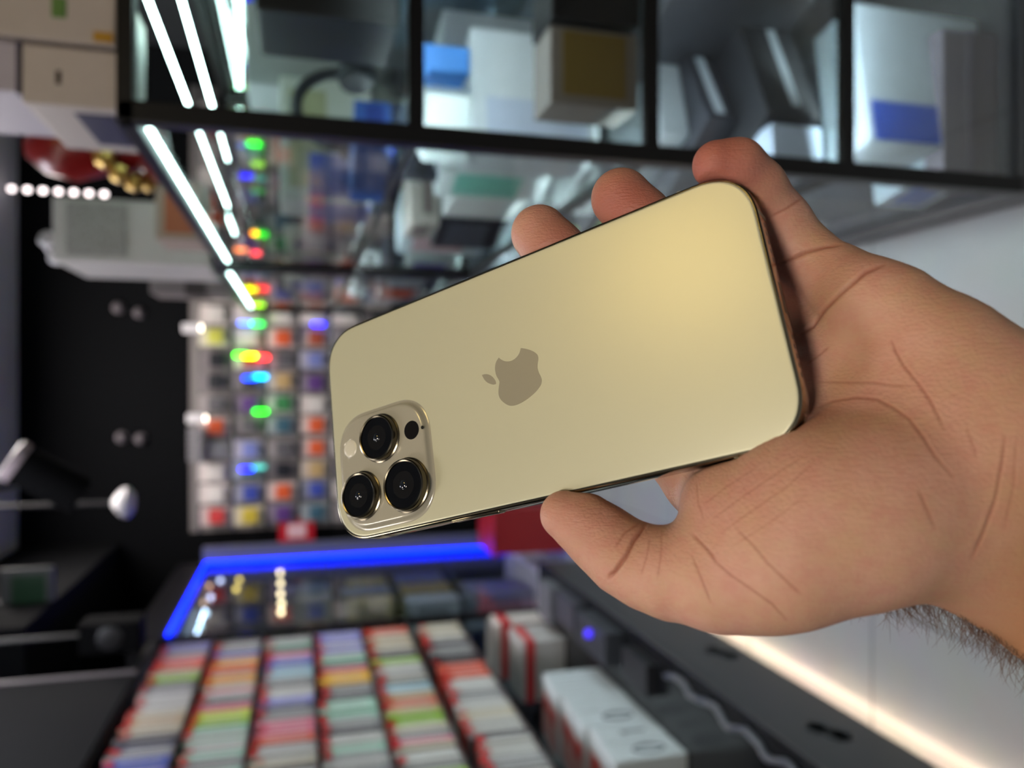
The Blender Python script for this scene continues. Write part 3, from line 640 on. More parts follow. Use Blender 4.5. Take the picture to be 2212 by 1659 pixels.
# red crate and white frame on the floor at the far end
t = empty('crate', (-.85, 4.55, 0)); tag(t, 'dark red crate on the floor at the far end of the aisle', 'crate')
mb = MB(); mb.box(-.13, .13, -.2, .2, 0, .03); mb.box(-.13, -.115, -.2, .2, .03, .42); mb.box(.115, .13, -.2, .2, .03, .42); mb.box(-.115, .115, -.2, -.185, .03, .42); mb.box(-.115, .115, .185, .2, .03, .42); mb.build('body', mat('crate_red', (140, 24, 30), .45), t)
mb = MB(); mb.box(-.14, .14, -.21, .21, .42, .435, .004); mb.build('lid', mat('crate_red2', (150, 28, 34), .4), t)
# dim things under the ceiling by the rack
t = empty('hanging_screen', onX(60, 1300, -1.02)); tag(t, 'dark hanging screen with green picture under the ceiling', 'screen')
mb = MB(); mb.box(-.16, .16, -.02, .02, -.11, .11, .004); mb.build('bezel', mat('bezel_grey', (60, 62, 60), .4), t)
mb = MB(); mb.box(-.13, .13, -.023, -.019, -.08, .06); mb.build('display', mat('display_green', (16, 50, 26), .3), t)
mb = MB(); mb.tube([(0, 0, .11), (0, 0, 3.2 - t.location.z)], .01, 8); mb.build('rod', frame_black, t)
p = onX(245, 1368, -1.0)
t = empty('loudspeaker', p); tag(t, 'black loudspeaker fixed above the top of the game rack', 'loudspeaker')
mb = MB(); mb.box(-.06, .06, -.07, .07, -.11, .11, .008); mb.build('cabinet', mat('speaker_black', (5, 5, 6), .9, spec=.1), t)
mb = MB(); mb.tube([(0, 0, .10), (0, 0, 3.2 - p.z)], .012, 8); mb.build('rod', frame_black, t, True)
mb = MB(); mb.lathe([(.0, -.072), (.04, -.074), (.048, -.070)], (0, 0, 0), 20, 'y'); mb.build('cone', mat('speaker_cone', (24, 24, 26), .5), t, True)
# ------------------------------------------------------------------ the phone in the hand (camera frame, millimetres)
mm = 0.001
PR = np.array([[0., 0, 0]] * 3)
def euler_R(rx, ry, rz):
    cx, sx = math.cos(rx), math.sin(rx); cy, sy = math.cos(ry), math.sin(ry); cz, sz = math.cos(rz), math.sin(rz)
    return np.array([[cz, -sz, 0], [sz, cz, 0], [0, 0, 1]]) @ np.array([[cy, 0, sy], [0, 1, 0], [-sy, 0, cy]]) @ np.array([[1, 0, 0], [0, cx, -sx], [0, sx, cx]])
PR = euler_R(-0.333, -0.5195, 0.306)
PT = np.array([1.9, 2.178, -242.0])
PHM = Matrix.Identity(4)
for i in range(3):
    for k in range(3):
        PHM[i][k] = PR[i][k]
    PHM[i][3] = PT[i]
MMS = Matrix.Scale(mm, 4)
PW, PH_, PD = 161.6, 77.6, 7.85

def to_plane(px, py, z=0.0):
    """pixel -> (x, y) in the phone's own plane at height z"""
    d = np.array([(px - 1106) / FPX, (829.5 - py) / FPX, -1.0])
    n = PR[:, 2]; p0 = PT + n * z
    t = p0.dot(n) / d.dot(n)
    q = PR.T @ (d * t - PT)
    return q[0], q[1]
def depth_plane(px, py, z=0.0):
    d = np.array([(px - 1106) / FPX, (829.5 - py) / FPX, -1.0])
    n = PR[:, 2]; p0 = PT + n * z
    return p0.dot(n) / d.dot(n)

def squircle(w, h, r, n=14, e=2.45, cx=0, cy=0):
    pts = []
    for sx, sy, a0 in ((1, 1, 0), (-1, 1, 1), (-1, -1, 2), (1, -1, 3)):
        for k in range(n + 1):
            a = (a0 + k / n) * math.pi / 2
            c, s = math.cos(a), math.sin(a)
            x = abs(c) ** (2 / e) * (1 if c >= 0 else -1) * r; y = abs(s) ** (2 / e) * (1 if s >= 0 else -1) * r
            pts.append((cx + sx * (w / 2 - r) + x, cy + sy * (h / 2 - r) + y))
    return pts
def inset_loft(mb, outline_fn, levels, cap0=True, cap1=True):
    """outline_fn(inset) -> loop; levels: (inset, z)"""
    vs = []; n = None
    for ins, z in levels:
        L = outline_fn(ins); n = len(L)
        vs += [(x, y, z) for x, y in L]
    fs = [(i * n + k, i * n + (k + 1) % n, (i + 1) * n + (k + 1) % n, (i + 1) * n + k) for i in range(len(levels) - 1) for k in range(n)]
    if cap0: fs.append(tuple(range(n))[::-1])
    if cap1: fs.append(tuple((len(levels) - 1) * n + k for k in range(n)))
    mb.add(vs, fs)

def build_phone():
    root = bpy.data.objects.new('smartphone', None); COL.objects.link(root)
    root.matrix_world = CM @ MMS @ PHM @ Matrix.Translation((0, -38.8, -7.85))
    root.empty_display_size = 5
    tag(root, 'gold smartphone with three camera lenses held tilted in the hand', 'smartphone')
    off = Matrix.Translation((0, 38.8, 7.85))
    def B(mb, name, m, parent=root, smooth=True):
        return mb.build(name, m, parent, smooth, off)
    # frosted gold glass
    g = bpy.data.materials.new('frosted_gold_glass'); g.use_nodes = True
    nt = g.node_tree; b = nt.nodes['Principled BSDF']
    b.inputs['Base Color'].default_value = srgb(198, 196, 170)
    b.inputs['Metallic'].default_value = 0.22
    b.inputs['Roughness'].default_value = 0.36
    b.inputs['Specular IOR Level'].default_value = 0.5
    tc = nt.nodes.new('ShaderNodeTexCoord'); nz = nt.nodes.new('ShaderNodeTexNoise'); bp = nt.nodes.new('ShaderNodeBump')
    nz.inputs['Scale'].default_value = 4.0; nz.inputs['Detail'].default_value = 2
    bp.inputs['Strength'].default_value = 0.03; bp.inputs['Distance'].default_value = 0.0001
    nt.links.new(tc.outputs['Object'], nz.inputs['Vector']); nt.links.new(nz.outputs['Fac'], bp.inputs['Height']); nt.links.new(bp.outputs[0], b.inputs['Normal'])
    steel = mat('polished_gold_steel', (170, 158, 130), 0.12, 1.0, noise=0)
    band = mat('antenna_band_plastic', (150, 142, 118), 0.5)
    blk = mat('black_gasket', (10, 10, 10), 0.4)
    scr = mat('black_screen_glass', (8, 8, 10), 0.05, noise=0)
    out = lambda ins: squircle(PW - 2 * ins, PH_ - 2 * ins, 15.5 - ins, e=2.35)
    mb = MB(); inset_loft(mb, out, [(2.2, 0.0), (1.25, -0.02), (0.55, -0.22), (0.12, -0.62), (0, -1.1)], cap1=False)
    # the back glass is a slightly domed plate inset in the frame
    mb = MB(); inset_loft(mb, out, [(0.95, -0.5), (0.95, -0.12), (1.1, 0.0), (1.5, 0.05)]); B(mb, 'back_glass', g)
    mb = MB(); inset_loft(mb, out, [(0.72, -0.6), (0.72, -0.16), (0.94, -0.16), (0.94, -0.6)], True, True); B(mb, 'gasket', blk)
    mb = MB(); inset_loft(mb, out, [(0.95, -7.3), (0.5, -7.72), (0.12, -7.45), (0, -6.9), (0, -1.0), (0.1, -0.45), (0.4, -0.2), (0.72, -0.18)]); fr = B(mb, 'frame', steel)
    mb = MB(); inset_loft(mb, out, [(1.0, -7.3), (0.9, -7.6), (1.3, -7.85)][::-1]); B(mb, 'screen', scr)
    # antenna bands
    for (x, y, sx, sy) in ((-PW / 2 + 20, -PH_ / 2, 1.0, 0.25), (PW / 2 - 20, -PH_ / 2, 1.0, .25), (-PW / 2 + 20, PH_ / 2, 1.0, .25), (PW / 2 - 20, PH_ / 2, 1, .25),
                           (-PW / 2, -22.6, .25, 1), (PW / 2, 24.3, .25, 1)):
        mb = MB()
        w, h = (.55, .06) if sx == 1.0 else (.06, .55)
        mb.box(x - w, x + w, y - h, y + h, -7.3, -0.42, 0.02); B(mb, 'antenna_band', band)
    # side button, slot
    x0, _ = to_plane(975, 1128, -2); x1, _ = to_plane(1077, 1107, -2)
    mb = MB(); mb.box(x0 - .35, x1 + .35, -PH_ / 2 - .03, -PH_ / 2 + .2, -6.15, -1.9, 0.02); B(mb, 'button_gap', blk)
    mb = MB(); mb.box(x0, x1, -PH_ / 2 - .42, -PH_ / 2 + .2, -5.85, -2.2, 0.18); B(mb, 'side_button', steel)
    mb = MB(); mb.box(PW / 2 - .1, PW / 2 + .03, -4.4, 4.4, -5.2, -2.7, 0.02); B(mb, 'charging_port', blk)
    for k in range(5):
        for s in (-1, 1):
            mb = MB(); mb.lathe([(0.0, .03), (.75, .03), (.75, -.1)], (PW / 2, s * (11 + 2.6 * k), -3.95), 14, 'x'); B(mb, 'speaker_hole', blk)
    # camera plate
    plate = mat('clear_polished_gold_glass', (168, 163, 148), 0.18, 0.1, coat=0.6, noise=0)
    P1, P2, P3 = to_plane(813, 945, 4.0), to_plane(871, 1047, 4.0), to_plane(774, 1070, 4.0)
    cxm = (P3[0] + P2[0]) / 2; cym = (P1[1] + P3[1]) / 2
    xl, yt, xr, yb = to_plane(734, 1000, .3)[0], to_plane(850, 873, .3)[1], to_plane(937, 990, .3)[0], to_plane(850, 1132, .3)[1]
    cxm, cym, S = (xl + xr) / 2, (yt + yb) / 2, (xr - xl + yt - yb) / 2 - 2.4
    outp = lambda ins: squircle(S - 2 * ins, S - 2 * ins, 12.5 - ins, e=2.4, cx=cxm, cy=cym)
    mb = MB(); inset_loft(mb, outp, [(-1.6, 0.03), (-0.9, 0.10), (-0.3, 0.45), (0.05, 1.05), (0.35, 1.45), (0.85, 1.68), (1.6, 1.75)]); B(mb, 'camera_plate', [plate])
    ring = mat('dark_gold_lens_ring', (98, 92, 80), 0.2, 1.0, noise=0)
    glass = mat('lens_cover_black', (3, 3, 4), 0.03, noise=0, coat=1.0)
    inner = mat('lens_barrel_black', (16, 16, 18), 0.25, noise=0)
    core = mat('lens_element_coated', (18, 22, 30), 0.05, noise=0, coat=1.0)
    for (x, y), r in ((P1, 7.9), (P2, 8.6), (P3, 7.9)):
        mb = MB()
        mb.lathe([(r + .55, 1.6), (r + .5, 2.1), (r + .05, 2.3), (r, 3.7), (r - .15, 4.2), (r - .55, 4.45), (r - .95, 4.3), (r - 1.0, 3.9), (r - 1.0, 3.2)], (x, y, 0), 56)
        ln = B(mb, 'lens_ring', ring)
        mb = MB(); mb.lathe([(0, 4.03), (r * .5, 4.02), (r - 1.05, 3.96), (r - 1.05, 3.3)], (x, y, 0), 56); B(mb, 'lens_glass', glass, ln)
        mb = MB(); mb.lathe([(r * .52, 4.035), (r * .50, 4.06), (r * .47, 4.04)], (x, y, 0), 48); B(mb, 'lens_barrel', inner, ln)
        mb = MB(); mb.lathe([(0, 4.5), (r * .07, 4.46), (r * .13, 4.32), (r * .17, 4.06), (r * .18, 4.03)], (x, y, 0), 32); B(mb, 'lens_element', core, ln)
        ln['label'] = 'polished dark gold lens ring'
    x, y = to_plane(757, 969, 1.75)
    mb = MB(); mb.lathe([(0, 2.0), (1.8, 1.98), (2.9, 1.86), (3.1, 1.7)], (x, y, 0), 36); fl = B(mb, 'flash', mat('flash_diffuser', (205, 200, 185), 0.3, coat=.5))
    mb = MB(); mb.lathe([(3.15, 1.72), (3.3, 1.82), (3.45, 1.72)], (x, y, 0), 36); B(mb, 'flash_ring', plate, fl)
    x, y = to_plane(889, 929, 1.75)
    mb = MB(); mb.lathe([(0, 1.80), (3.15, 1.79), (3.2, 1.6)], (x, y, 0), 36); B(mb, 'depth_sensor', mat('sensor_black', (20, 18, 18), 0.2, noise=0))
    x, y = to_plane(912, 923, 1.75)
    mb = MB(); mb.lathe([(0, 1.79), (.55, 1.785), (.6, 1.7)], (x, y, 0), 20); B(mb, 'microphone_hole', blk)
    # logo: bitten apple with leaf
    A = [(1153, 293), (1240, 305), (1330, 330), (1410, 365), (1470, 410), (1497, 455), (1502, 520), (1492, 590), (1487, 660), (1495, 725), (1520, 795), (1552, 860), (1572, 930), (1560, 1010), (1525, 1075), (1470, 1145), (1400, 1215), (1310, 1290), (1200, 1365), (1100, 1415), (1010, 1442), (930, 1442), (860, 1412), (790, 1360), (740, 1300), (713, 1230), (708, 1150), (716, 1060), (730, 970)]
    A2 = [(730, 970), (715, 930), (680, 870), (655, 810), (640, 720), (643, 640), (665, 560), (715, 482)]
    A3 = [(715, 482), (760, 520), (820, 550), (890, 560), (960, 548), (1030, 510), (1085, 455), (1125, 390), (1153, 293)]
    Lf = [(378, 830), (440, 812), (510, 820), (570, 850), (620, 900), (655, 960), (660, 1010)]
    Lf2 = [(660, 1010), (610, 1022), (550, 1010), (480, 975), (420, 910), (378, 830)]
    def cr(P, n=5):
        o = []
        for i in range(len(P) - 1):
            p0, p1, p2, p3 = P[max(i - 1, 0)], P[i], P[i + 1], P[min(i + 2, len(P) - 1)]
            for k in range(n):
                t = k / n
                o.append(tuple(0.5 * (2 * p1[j] + (p2[j] - p0[j]) * t + (2 * p0[j] - 5 * p1[j] + 4 * p2[j] - p3[j]) * t * t + (3 * p1[j] - p0[j] - 3 * p2[j] + p3[j]) * t ** 3) for j in (0, 1)))
        return o
    lm = mat('polished_logo_gold', (160, 154, 136), 0.3, 0.25, noise=0)
    lo = None
    for loop in (cr(A) + cr(A2) + cr(A3), cr(Lf) + cr(Lf2)):
        poly = [to_plane(1000 + u / 9.218, 720 + v / 9.218, 0.05) for u, v in loop][::-1]
        mb = MB(); mb.prism(poly, 0.02, 0.075)
        lo = B(mb, 'logo' if lo is None else 'logo_leaf', lm, root if lo is None else lo, False)
    return root

# ------------------------------------------------------------------ the hand: one continuous skin surface
def CP(px, py, d):
    return np.array([(px - 1106) * d / FPX, (829.5 - py) * d / FPX, -d])

def smin(a, b, k):
    h = np.maximum(k - np.abs(a - b), 0) / k
    return np.minimum(a, b) - h * h * k * 0.25
def smax(a, b, k):
    return -smin(-a, -b, k)

def hand_chains():
    def beh(px, py, r, extra=0.0):      # a joint lying behind the screen
        return (px, py, depth_plane(px, py, -PD) + r * 0.96 + extra, r)
    fingers = {
        'middle': [(1166, 505, depth_plane(1172, 540, -PD) + 3.5, 9.5), (1200, 545, depth_plane(1205, 545, -PD) + 5, 9.8), beh(1300, 640, 9.6), beh(1480, 790, 10, 4), beh(1640, 850, 10.5, 2), (1790, 880, 224, 11.5)],
        'ring': [(1342, 429, depth_plane(1344, 460, -PD) + 3.2, 9.4), (1385, 476, depth_plane(1385, 476, -PD) + 5, 9.5), beh(1470, 560, 9.6, 1), beh(1600, 650, 10, 3), (1706, 690, 234, 11.5), (1840, 765, 221, 11.5)],
        'pinky': [(1549, 357, 219.5, 6.9), (1592, 361, 220.5, 7.6), (1632, 407, 224, 8.2), (1684, 482, 228, 8.6), (1742, 566, 229, 9.8), (1812, 614, 222, 10.6), (1862, 645, 215, 11.6), (1925, 676, 211, 12.0)],
        'index': [beh(1240, 800, 8.6), beh(1330, 860, 9.3), beh(1440, 950, 10, 1.5), (1515, 1035, 233, 11), (1590, 1110, 223, 12)],
    }
    thumb = [(1219, 1112, 224, 7.0), (1262, 1133, 222.5, 8.6), (1304, 1166, 220, 9.6), (1350, 1203, 216, 10.3), (1400, 1226, 212, 11.0), (1455, 1238, 208, 12.0), (1550, 1236, 203, 15.0), (1640, 1216, 200, 16.5)]
    palm = [
        [(1635, 1216, 200, 17.0), (1680, 1200, 198, 18.2), (1850, 1130, 197, 20.5), (2010, 1080, 200, 21)],
        [(1606, 1100, 206, 12.6), (1740, 1090, 199, 18.8), (1870, 1060, 200, 20)],
        [(1925, 676, 211, 12.0), (2010, 762, 207, 16.3), (2120, 905, 203, 20)],
        [(1840, 770, 221, 11.5), (2000, 860, 212, 17), (2130, 960, 206, 21)],
        [(1790, 880, 224, 11.5), (1950, 950, 214, 16), (2120, 1010, 206, 21)],
        [(1585, 1090, 221, 12), (1760, 1010, 218, 13), (1960, 1010, 210, 18), (2110, 1040, 206, 20)],
    ]
    arm = [
        [(2120, 905, 203, 19.5), (2330, 1020, 203, 20), (2700, 1240, 206, 24)],
        [(2110, 1030, 206, 20), (2350, 1160, 205, 22), (2700, 1380, 208, 27)],
        [(2062, 1130, 203, 18.5), (2300, 1285, 203, 19.5), (2700, 1520, 206, 24)],
    ]
    return fingers, thumb, palm, arm

def surface_nets(f, origin, h):
    nx, ny, nz = f.shape
    ins = f < 0
    c = [ins[i:nx - 1 + i, j:ny - 1 + j, k:nz - 1 + k] for i in (0, 1) for j in (0, 1) for k in (0, 1)]
    s = sum(x.astype(np.int8) for x in c)
    act = (s > 0) & (s < 8)
    idx = np.argwhere(act)
    ids = -np.ones(act.shape, np.int64); ids[act] = np.arange(len(idx))
    acc = np.zeros((len(idx), 3)); cnt = np.zeros(len(idx))
    corners = [(i, j, k) for i in (0, 1) for j in (0, 1) for k in (0, 1)]
    for a in range(8):
        for b in range(a + 1, 8):
            ca, cb = np.array(corners[a]), np.array(corners[b])
            if np.abs(ca - cb).sum() != 1: continue
            fa = f[idx[:, 0] + ca[0], idx[:, 1] + ca[1], idx[:, 2] + ca[2]]
            fb = f[idx[:, 0] + cb[0], idx[:, 1] + cb[1], idx[:, 2] + cb[2]]
            m = (fa < 0) != (fb < 0)
            t = fa[m] / (fa[m] - fb[m])
            acc[m] += ca + (cb - ca) * t[:, None]; cnt[m] += 1
    verts = (idx + acc / cnt[:, None]) * h + origin
    faces = []
    for ax in range(3):
        u, w = (ax + 1) % 3, (ax + 2) % 3
        sl0 = [slice(None)] * 3; sl1 = [slice(None)] * 3
        sl0[ax] = slice(0, -1); sl1[ax] = slice(1, None)
        a, b = ins[tuple(sl0)], ins[tuple(sl1)]
        e = np.argwhere(a != b)
        ok = (e[:, u] > 0) & (e[:, w] > 0) & (e[:, u] < f.shape[u] - 1) & (e[:, w] < f.shape[w] - 1)
        e = e[ok]
        fl = a[e[:, 0], e[:, 1], e[:, 2]]
        q = []
        for du, dw in ((0, 0), (-1, 0), (-1, -1), (0, -1)):
            p = e.copy(); p[:, u] += du; p[:, w] += dw
            q.append(ids[p[:, 0], p[:, 1], p[:, 2]])
        q = np.stack(q, 1)
        q[~fl] = q[~fl][:, ::-1]
        faces.append(q)
    return verts, np.concatenate(faces)

def hand_sdf(vox):
    fingers, thumb, palm, arm = hand_chains()
    lo = np.array([-8.0, -104.0, -292.0]); hi = np.array([150.0, 74.0, -164.0])
    n = np.ceil((hi - lo) / vox).astype(int)
    ax = [(lo[i] + vox * np.arange(n[i])).astype(np.float32) for i in range(3)]
    big = np.float32(60.0)
    def chain_field(ch, k):
        """field of a chain of tapering limbs, evaluated only near it"""
        F = np.full(n, big, np.float32)
        pts = [(CP(*c[:3]), c[3]) for c in ch]
        for (a, ra), (b, rb) in zip(pts[:-1], pts[1:]):
            pad = max(ra, rb) + 20
            m0 = np.clip(((np.minimum(a, b) - pad - lo) / vox).astype(int), 0, n); m1 = np.clip(((np.maximum(a, b) + pad - lo) / vox).astype(int) + 1, 0, n)
            if np.any(m1 <= m0): continue
            X, Y, Z = np.meshgrid(ax[0][m0[0]:m1[0]], ax[1][m0[1]:m1[1]], ax[2][m0[2]:m1[2]], indexing='ij', sparse=True)
            ba = (b - a).astype(np.float32); L = float(ba.dot(ba))
            t = np.clip(((X - a[0]) * ba[0] + (Y - a[1]) * ba[1] + (Z - a[2]) * ba[2]) / L, 0, 1)
            d = np.sqrt((X - a[0] - t * ba[0]) ** 2 + (Y - a[1] - t * ba[1]) ** 2 + (Z - a[2] - t * ba[2]) ** 2) - (ra + (rb - ra) * t)
            sl = tuple(slice(m0[i], m1[i]) for i in range(3))
            F[sl] = smin(F[sl], d.astype(np.float32), k)
        return F
    P = None
    for ch in palm:
        f = chain_field(ch, 3.0); P = f if P is None else smin(P, f, 16.0)
    for ch in arm:
        P = smin(P, chain_field(ch, 3.0), 13.0)
    T = chain_field(thumb, 2.5)
    F = None
    for key in ('pinky', 'ring', 'middle', 'index'):
        f = chain_field(fingers[key], 2.5)
        F = f if F is None else smin(F, f, 1.2)
    # phone volume: fingers are pushed behind it, palm and thumb are pressed against it
    X, Y, Z = np.meshgrid(*ax, indexing='ij', sparse=True)
    qx = (X - PT[0]) * PR[0, 0] + (Y - PT[1]) * PR[1, 0] + (Z - PT[2]) * PR[2, 0]
    qy = (X - PT[0]) * PR[0, 1] + (Y - PT[1]) * PR[1, 1] + (Z - PT[2]) * PR[2, 1]
    qz = (X - PT[0]) * PR[0, 2] + (Y - PT[1]) * PR[1, 2] + (Z - PT[2]) * PR[2, 2]
    r = 13.5
    dx = np.abs(qx) - (PW / 2 - r); dy = np.abs(qy) - (PH_ / 2 - r)
    side = np.sqrt(np.maximum(dx, 0) ** 2 + np.maximum(dy, 0) ** 2) + np.minimum(np.maximum(dx, dy), 0) - r
    lowc = -(qz + PD)                                  # > 0 behind the screen
    slab = np.maximum(side, np.maximum(lowc, qz)) - 0.12
    prism = np.maximum(side, lowc) - 0.12
    F = smax(F, -prism, 1.5)
    T = smax(T, -slab, 1.0)
    P = smax(P, -slab, 1.5)
    H = smin(P, F, 5.0)
    H = smin(H, T, 4.0)
    H = np.maximum(H, -(slab + 0.1))
    return H, lo, ax

CREASES = [  # (width px, depth mm, redness, points in picture pixels)
    (5, 1.5, 1.1, [(1397, 1130), (1370, 1165), (1352, 1200), (1330, 1232), (1315, 1248)]),           # thumb joint
    (5, 0.5, .7, [(1385, 1128), (1350, 1150), (1330, 1180)]),
    (5, 1.1, 1.0, [(1910, 570), (1870, 588), (1820, 630), (1780, 670), (1755, 705), (1728, 724)]),     # base of little finger
    (5, 1.0, 1.0, [(1816, 528), (1780, 533), (1740, 545), (1705, 562), (1685, 570)]),
    (5, 0.7, .8, [(1732, 428), (1700, 450), (1665, 468)]),
    (4, 0.5, .8, [(1790, 750), (1775, 763), (1745, 785)]),
    (4, 0.45, .7, [(1768, 1094 - 270), (1830, 826), (1890, 826), (1930, 832), (1965, 833)]),           # head line
    (5, 0.6, .9, [(1925, 735), (1935, 760), (1952, 790), (1985, 830), (2010, 865), (2025, 895), (2040, 925)]),   # fate line
    (5, 0.7, .9, [(1765, 880), (1800, 866), (1850, 858), (1895, 862), (1930, 880), (1965, 905), (1995, 945), (2020, 985), (2060, 1030)]),  # life line
    (4, 0.35, .7, [(2088, 922), (2100, 955), (2110, 985)]),
    (5, 0.5, .8, [(1985, 1060), (2000, 1095), (2020, 1140)]),
    (6, 0.7, .8, [(2172, 940), (2165, 1000), (2150, 1080), (2125, 1150), (2100, 1205)]),               # wrist
    (4, 0.4, .6, [(2195, 950), (2190, 1050), (2170, 1140)]),
    (5, 0.8, 1.0, [(1497, 1154), (1520, 1178), (1545, 1205)]),
    (4, 0.5, .9, [(1528, 1190), (1548, 1215), (1580, 1243), (1630, 1278), (1668, 1305), (1700, 1340)]),
    (4, 0.5, .9, [(1590, 1140), (1625, 1175), (1660, 1218), (1710, 1265), (1730, 1284)]),
    (4, 0.5, .8, [(1495, 1200), (1515, 1250), (1535, 1300)]),
    (3, 0.3, .6, [(1560, 1150), (1620, 1105), (1700, 1050), (1760, 995)]),
    (3, 0.3, .6, [(1540, 1120), (1600, 1075), (1680, 1020), (1735, 985)]),
    (3, 0.25, .5, [(1580, 1180), (1660, 1130), (1740, 1070)]),
    (3, 0.25, .5, [(1520, 1090), (1570, 1050), (1640, 1005)]),
    (3, 0.3, .6, [(1405, 1160), (1398, 1200), (1385, 1240)]),
    (3, 0.25, .6, [(1430, 1150), (1428, 1200), (1420, 1250)]),
    (3, 0.3, .7, [(1505, 1040), (1508, 1085), (1520, 1120)]),
]
def build_hand(vox=0.75):
    H, lo, ax = hand_sdf(vox)
    V, Fc = surface_nets(H.astype(np.float64), lo, vox)
    # keep the largest piece
    ev = np.concatenate([Fc[:, [0, 1]], Fc[:, [1, 2]], Fc[:, [2, 3]], Fc[:, [3, 0]]])
    lab = np.arange(len(V))
    while True:
        m_ = np.minimum(lab[ev[:, 0]], lab[ev[:, 1]]); old = lab.copy()
        np.minimum.at(lab, lab[ev[:, 0]], m_); np.minimum.at(lab, lab[ev[:, 1]], m_)
        np.minimum.at(lab, ev[:, 0], m_); np.minimum.at(lab, ev[:, 1], m_)
        lab = lab[lab]; lab = lab[lab]
        if np.array_equal(lab, old): break
    big_lab = np.bincount(lab).argmax()
    keep = lab == big_lab
    new = -np.ones(len(V), np.int64); new[keep] = np.arange(keep.sum())
    V = V[keep]; Fc = new[Fc[keep[Fc[:, 0]]]]
    # one round of smoothing
    ev = np.concatenate([Fc[:, [0, 1]], Fc[:, [1, 2]], Fc[:, [2, 3]], Fc[:, [3, 0]]]); ev.sort(axis=1)
    ue, cn = np.unique(ev, axis=0, return_counts=True)
    acc = np.zeros_like(V); dg_ = np.zeros(len(V))
    for a_, b_ in ((0, 1), (1, 0)):
        np.add.at(acc, ue[:, a_], V[ue[:, b_]]); np.add.at(dg_, ue[:, a_], 1)
    bd = ue[cn == 1]
    isb = np.zeros(len(V), bool); isb[bd.ravel()] = True
    V = np.where(isb[:, None], V, V * .5 + acc / dg_[:, None] * .5)
    faces = Fc.tolist(); verts = V.tolist()
    # carry the forearm on beyond the grid: extend the open rim
    if len(bd):
        dirE = {}
        bs = set(map(tuple, bd.tolist()))
        for f in Fc[isb[Fc].sum(1) >= 2].tolist():
            for q in range(4):
                a_, b_ = f[q], f[(q + 1) % 4]
                if (min(a_, b_), max(a_, b_)) in bs: dirE[a_] = b_
        loops = []
        left = dict(dirE)
        while left:
            st = next(iter(left)); L_ = []; c_ = st
            while c_ in left:
                L_.append(c_); c_ = left.pop(c_)
            loops.append(L_)
        L_ = max(loops, key=len)
        axd = np.array([0.80, -0.52, 0.10]); axd /= np.linalg.norm(axd)
        cur = L_; P_ = V[L_]
        for step in range(9):
            c_ = P_.mean(0); sc = 1.03 if step < 6 else (0.93 if step == 6 else 0.6)
            P_ = c_ + (P_ - c_) * sc + axd * (22 if step < 6 else 6)
            nb = list(range(len(verts), len(verts) + len(P_))); verts += P_.tolist()
            for q in range(len(cur)):
                q2 = (q + 1) % len(cur)
                faces.append([cur[q2], cur[q], nb[q], nb[q2]])
            cur = nb
        verts.append(P_.mean(0).tolist())
        for q in range(len(cur)): faces.append([cur[(q + 1) % len(cur)], cur[q], len(verts) - 1])
    me = bpy.data.meshes.new('hand_base')
    me.from_pydata(verts, [], faces)
    tmp = bpy.data.objects.new('tmp_hand', me); COL.objects.link(tmp)
    md = tmp.modifiers.new('s', 'SUBSURF'); md.levels = 1; md.render_levels = 1
    dg = bpy.context.evaluated_depsgraph_get()
    me2 = bpy.data.meshes.new_from_object(tmp.evaluated_get(dg))
    bpy.data.objects.remove(tmp)
    nv = len(me2.vertices)
    co = np.empty(nv * 3); me2.vertices.foreach_get('co', co); co = co.reshape(-1, 3)
    no = np.empty(nv * 3); me2.vertices.foreach_get('normal', no); no = no.reshape(-1, 3)
    px = 1106 + FPX * co[:, 0] / -co[:, 2]; py = 829.5 - FPX * co[:, 1] / -co[:, 2]
    view = -co / np.linalg.norm(co, axis=1)[:, None]
    facing = np.clip((no * view).sum(1) * 2.5, 0, 1)
    disp = np.zeros(nv); red = np.zeros(nv)
    for w, dep, rd, pts in CREASES:
        big_ = dep >= 1.0; w = w * (0.8 if big_ else 0.62); dep = dep * (1.25 if big_ else 0.6)
        pts = np.array(pts, float); best = np.full(nv, 1e9); tt = np.zeros(nv)
        m = (px > pts[:, 0].min() - 50) & (px < pts[:, 0].max() + 50) & (py > pts[:, 1].min() - 50) & (py < pts[:, 1].max() + 50)
        idx = np.nonzero(m)[0]; N = len(pts) - 1
        for i in range(N):
            a, b = pts[i], pts[i + 1]; ab = b - a
            t = np.clip(((px[idx] - a[0]) * ab[0] + (py[idx] - a[1]) * ab[1]) / ab.dot(ab), 0, 1)
            d = np.hypot(px[idx] - a[0] - t * ab[0], py[idx] - a[1] - t * ab[1])
            u = d < best[idx]
            best[idx[u]] = d[u]; tt[idx[u]] = (i + t[u]) / N
        fade = np.clip(np.minimum(tt, 1 - tt) * 5 + 0.35, 0, 1)
        g = np.exp(-(best / w) ** 2) * fade
        disp -= dep * 0.5 * g
        disp += dep * 0.05 * np.exp(-((best - 2.4 * w) / (1.6 * w)) ** 2) * fade * (best < 60)
        red = np.maximum(red, .75 * rd * np.exp(-(best / (w * .9)) ** 2) * fade)
    disp *= facing; red *= facing
    # tendons / soft unevenness
    co2 = co + no * disp[:, None]
    # warmth: blood in finger pads and heel of the palm
    warm = np.zeros(nv)
    for (x, y, d, r, a) in ((1172, 506, 240, 16, .8), (1344, 430, 232, 16, .9), (1549, 357, 218, 16, 1.0), (1230, 1120, 222, 12, .25), (1330, 1160, 216, 18, .3), (1600, 1060, 190, 22, .22), (1950, 830, 195, 24, .2), (1830, 610, 215, 16, .2)):
        c = CP(x, y, d); warm += a * np.exp(-((co - c) ** 2).sum(1) / (r * r))
    warm = np.clip(warm, 0, 1)
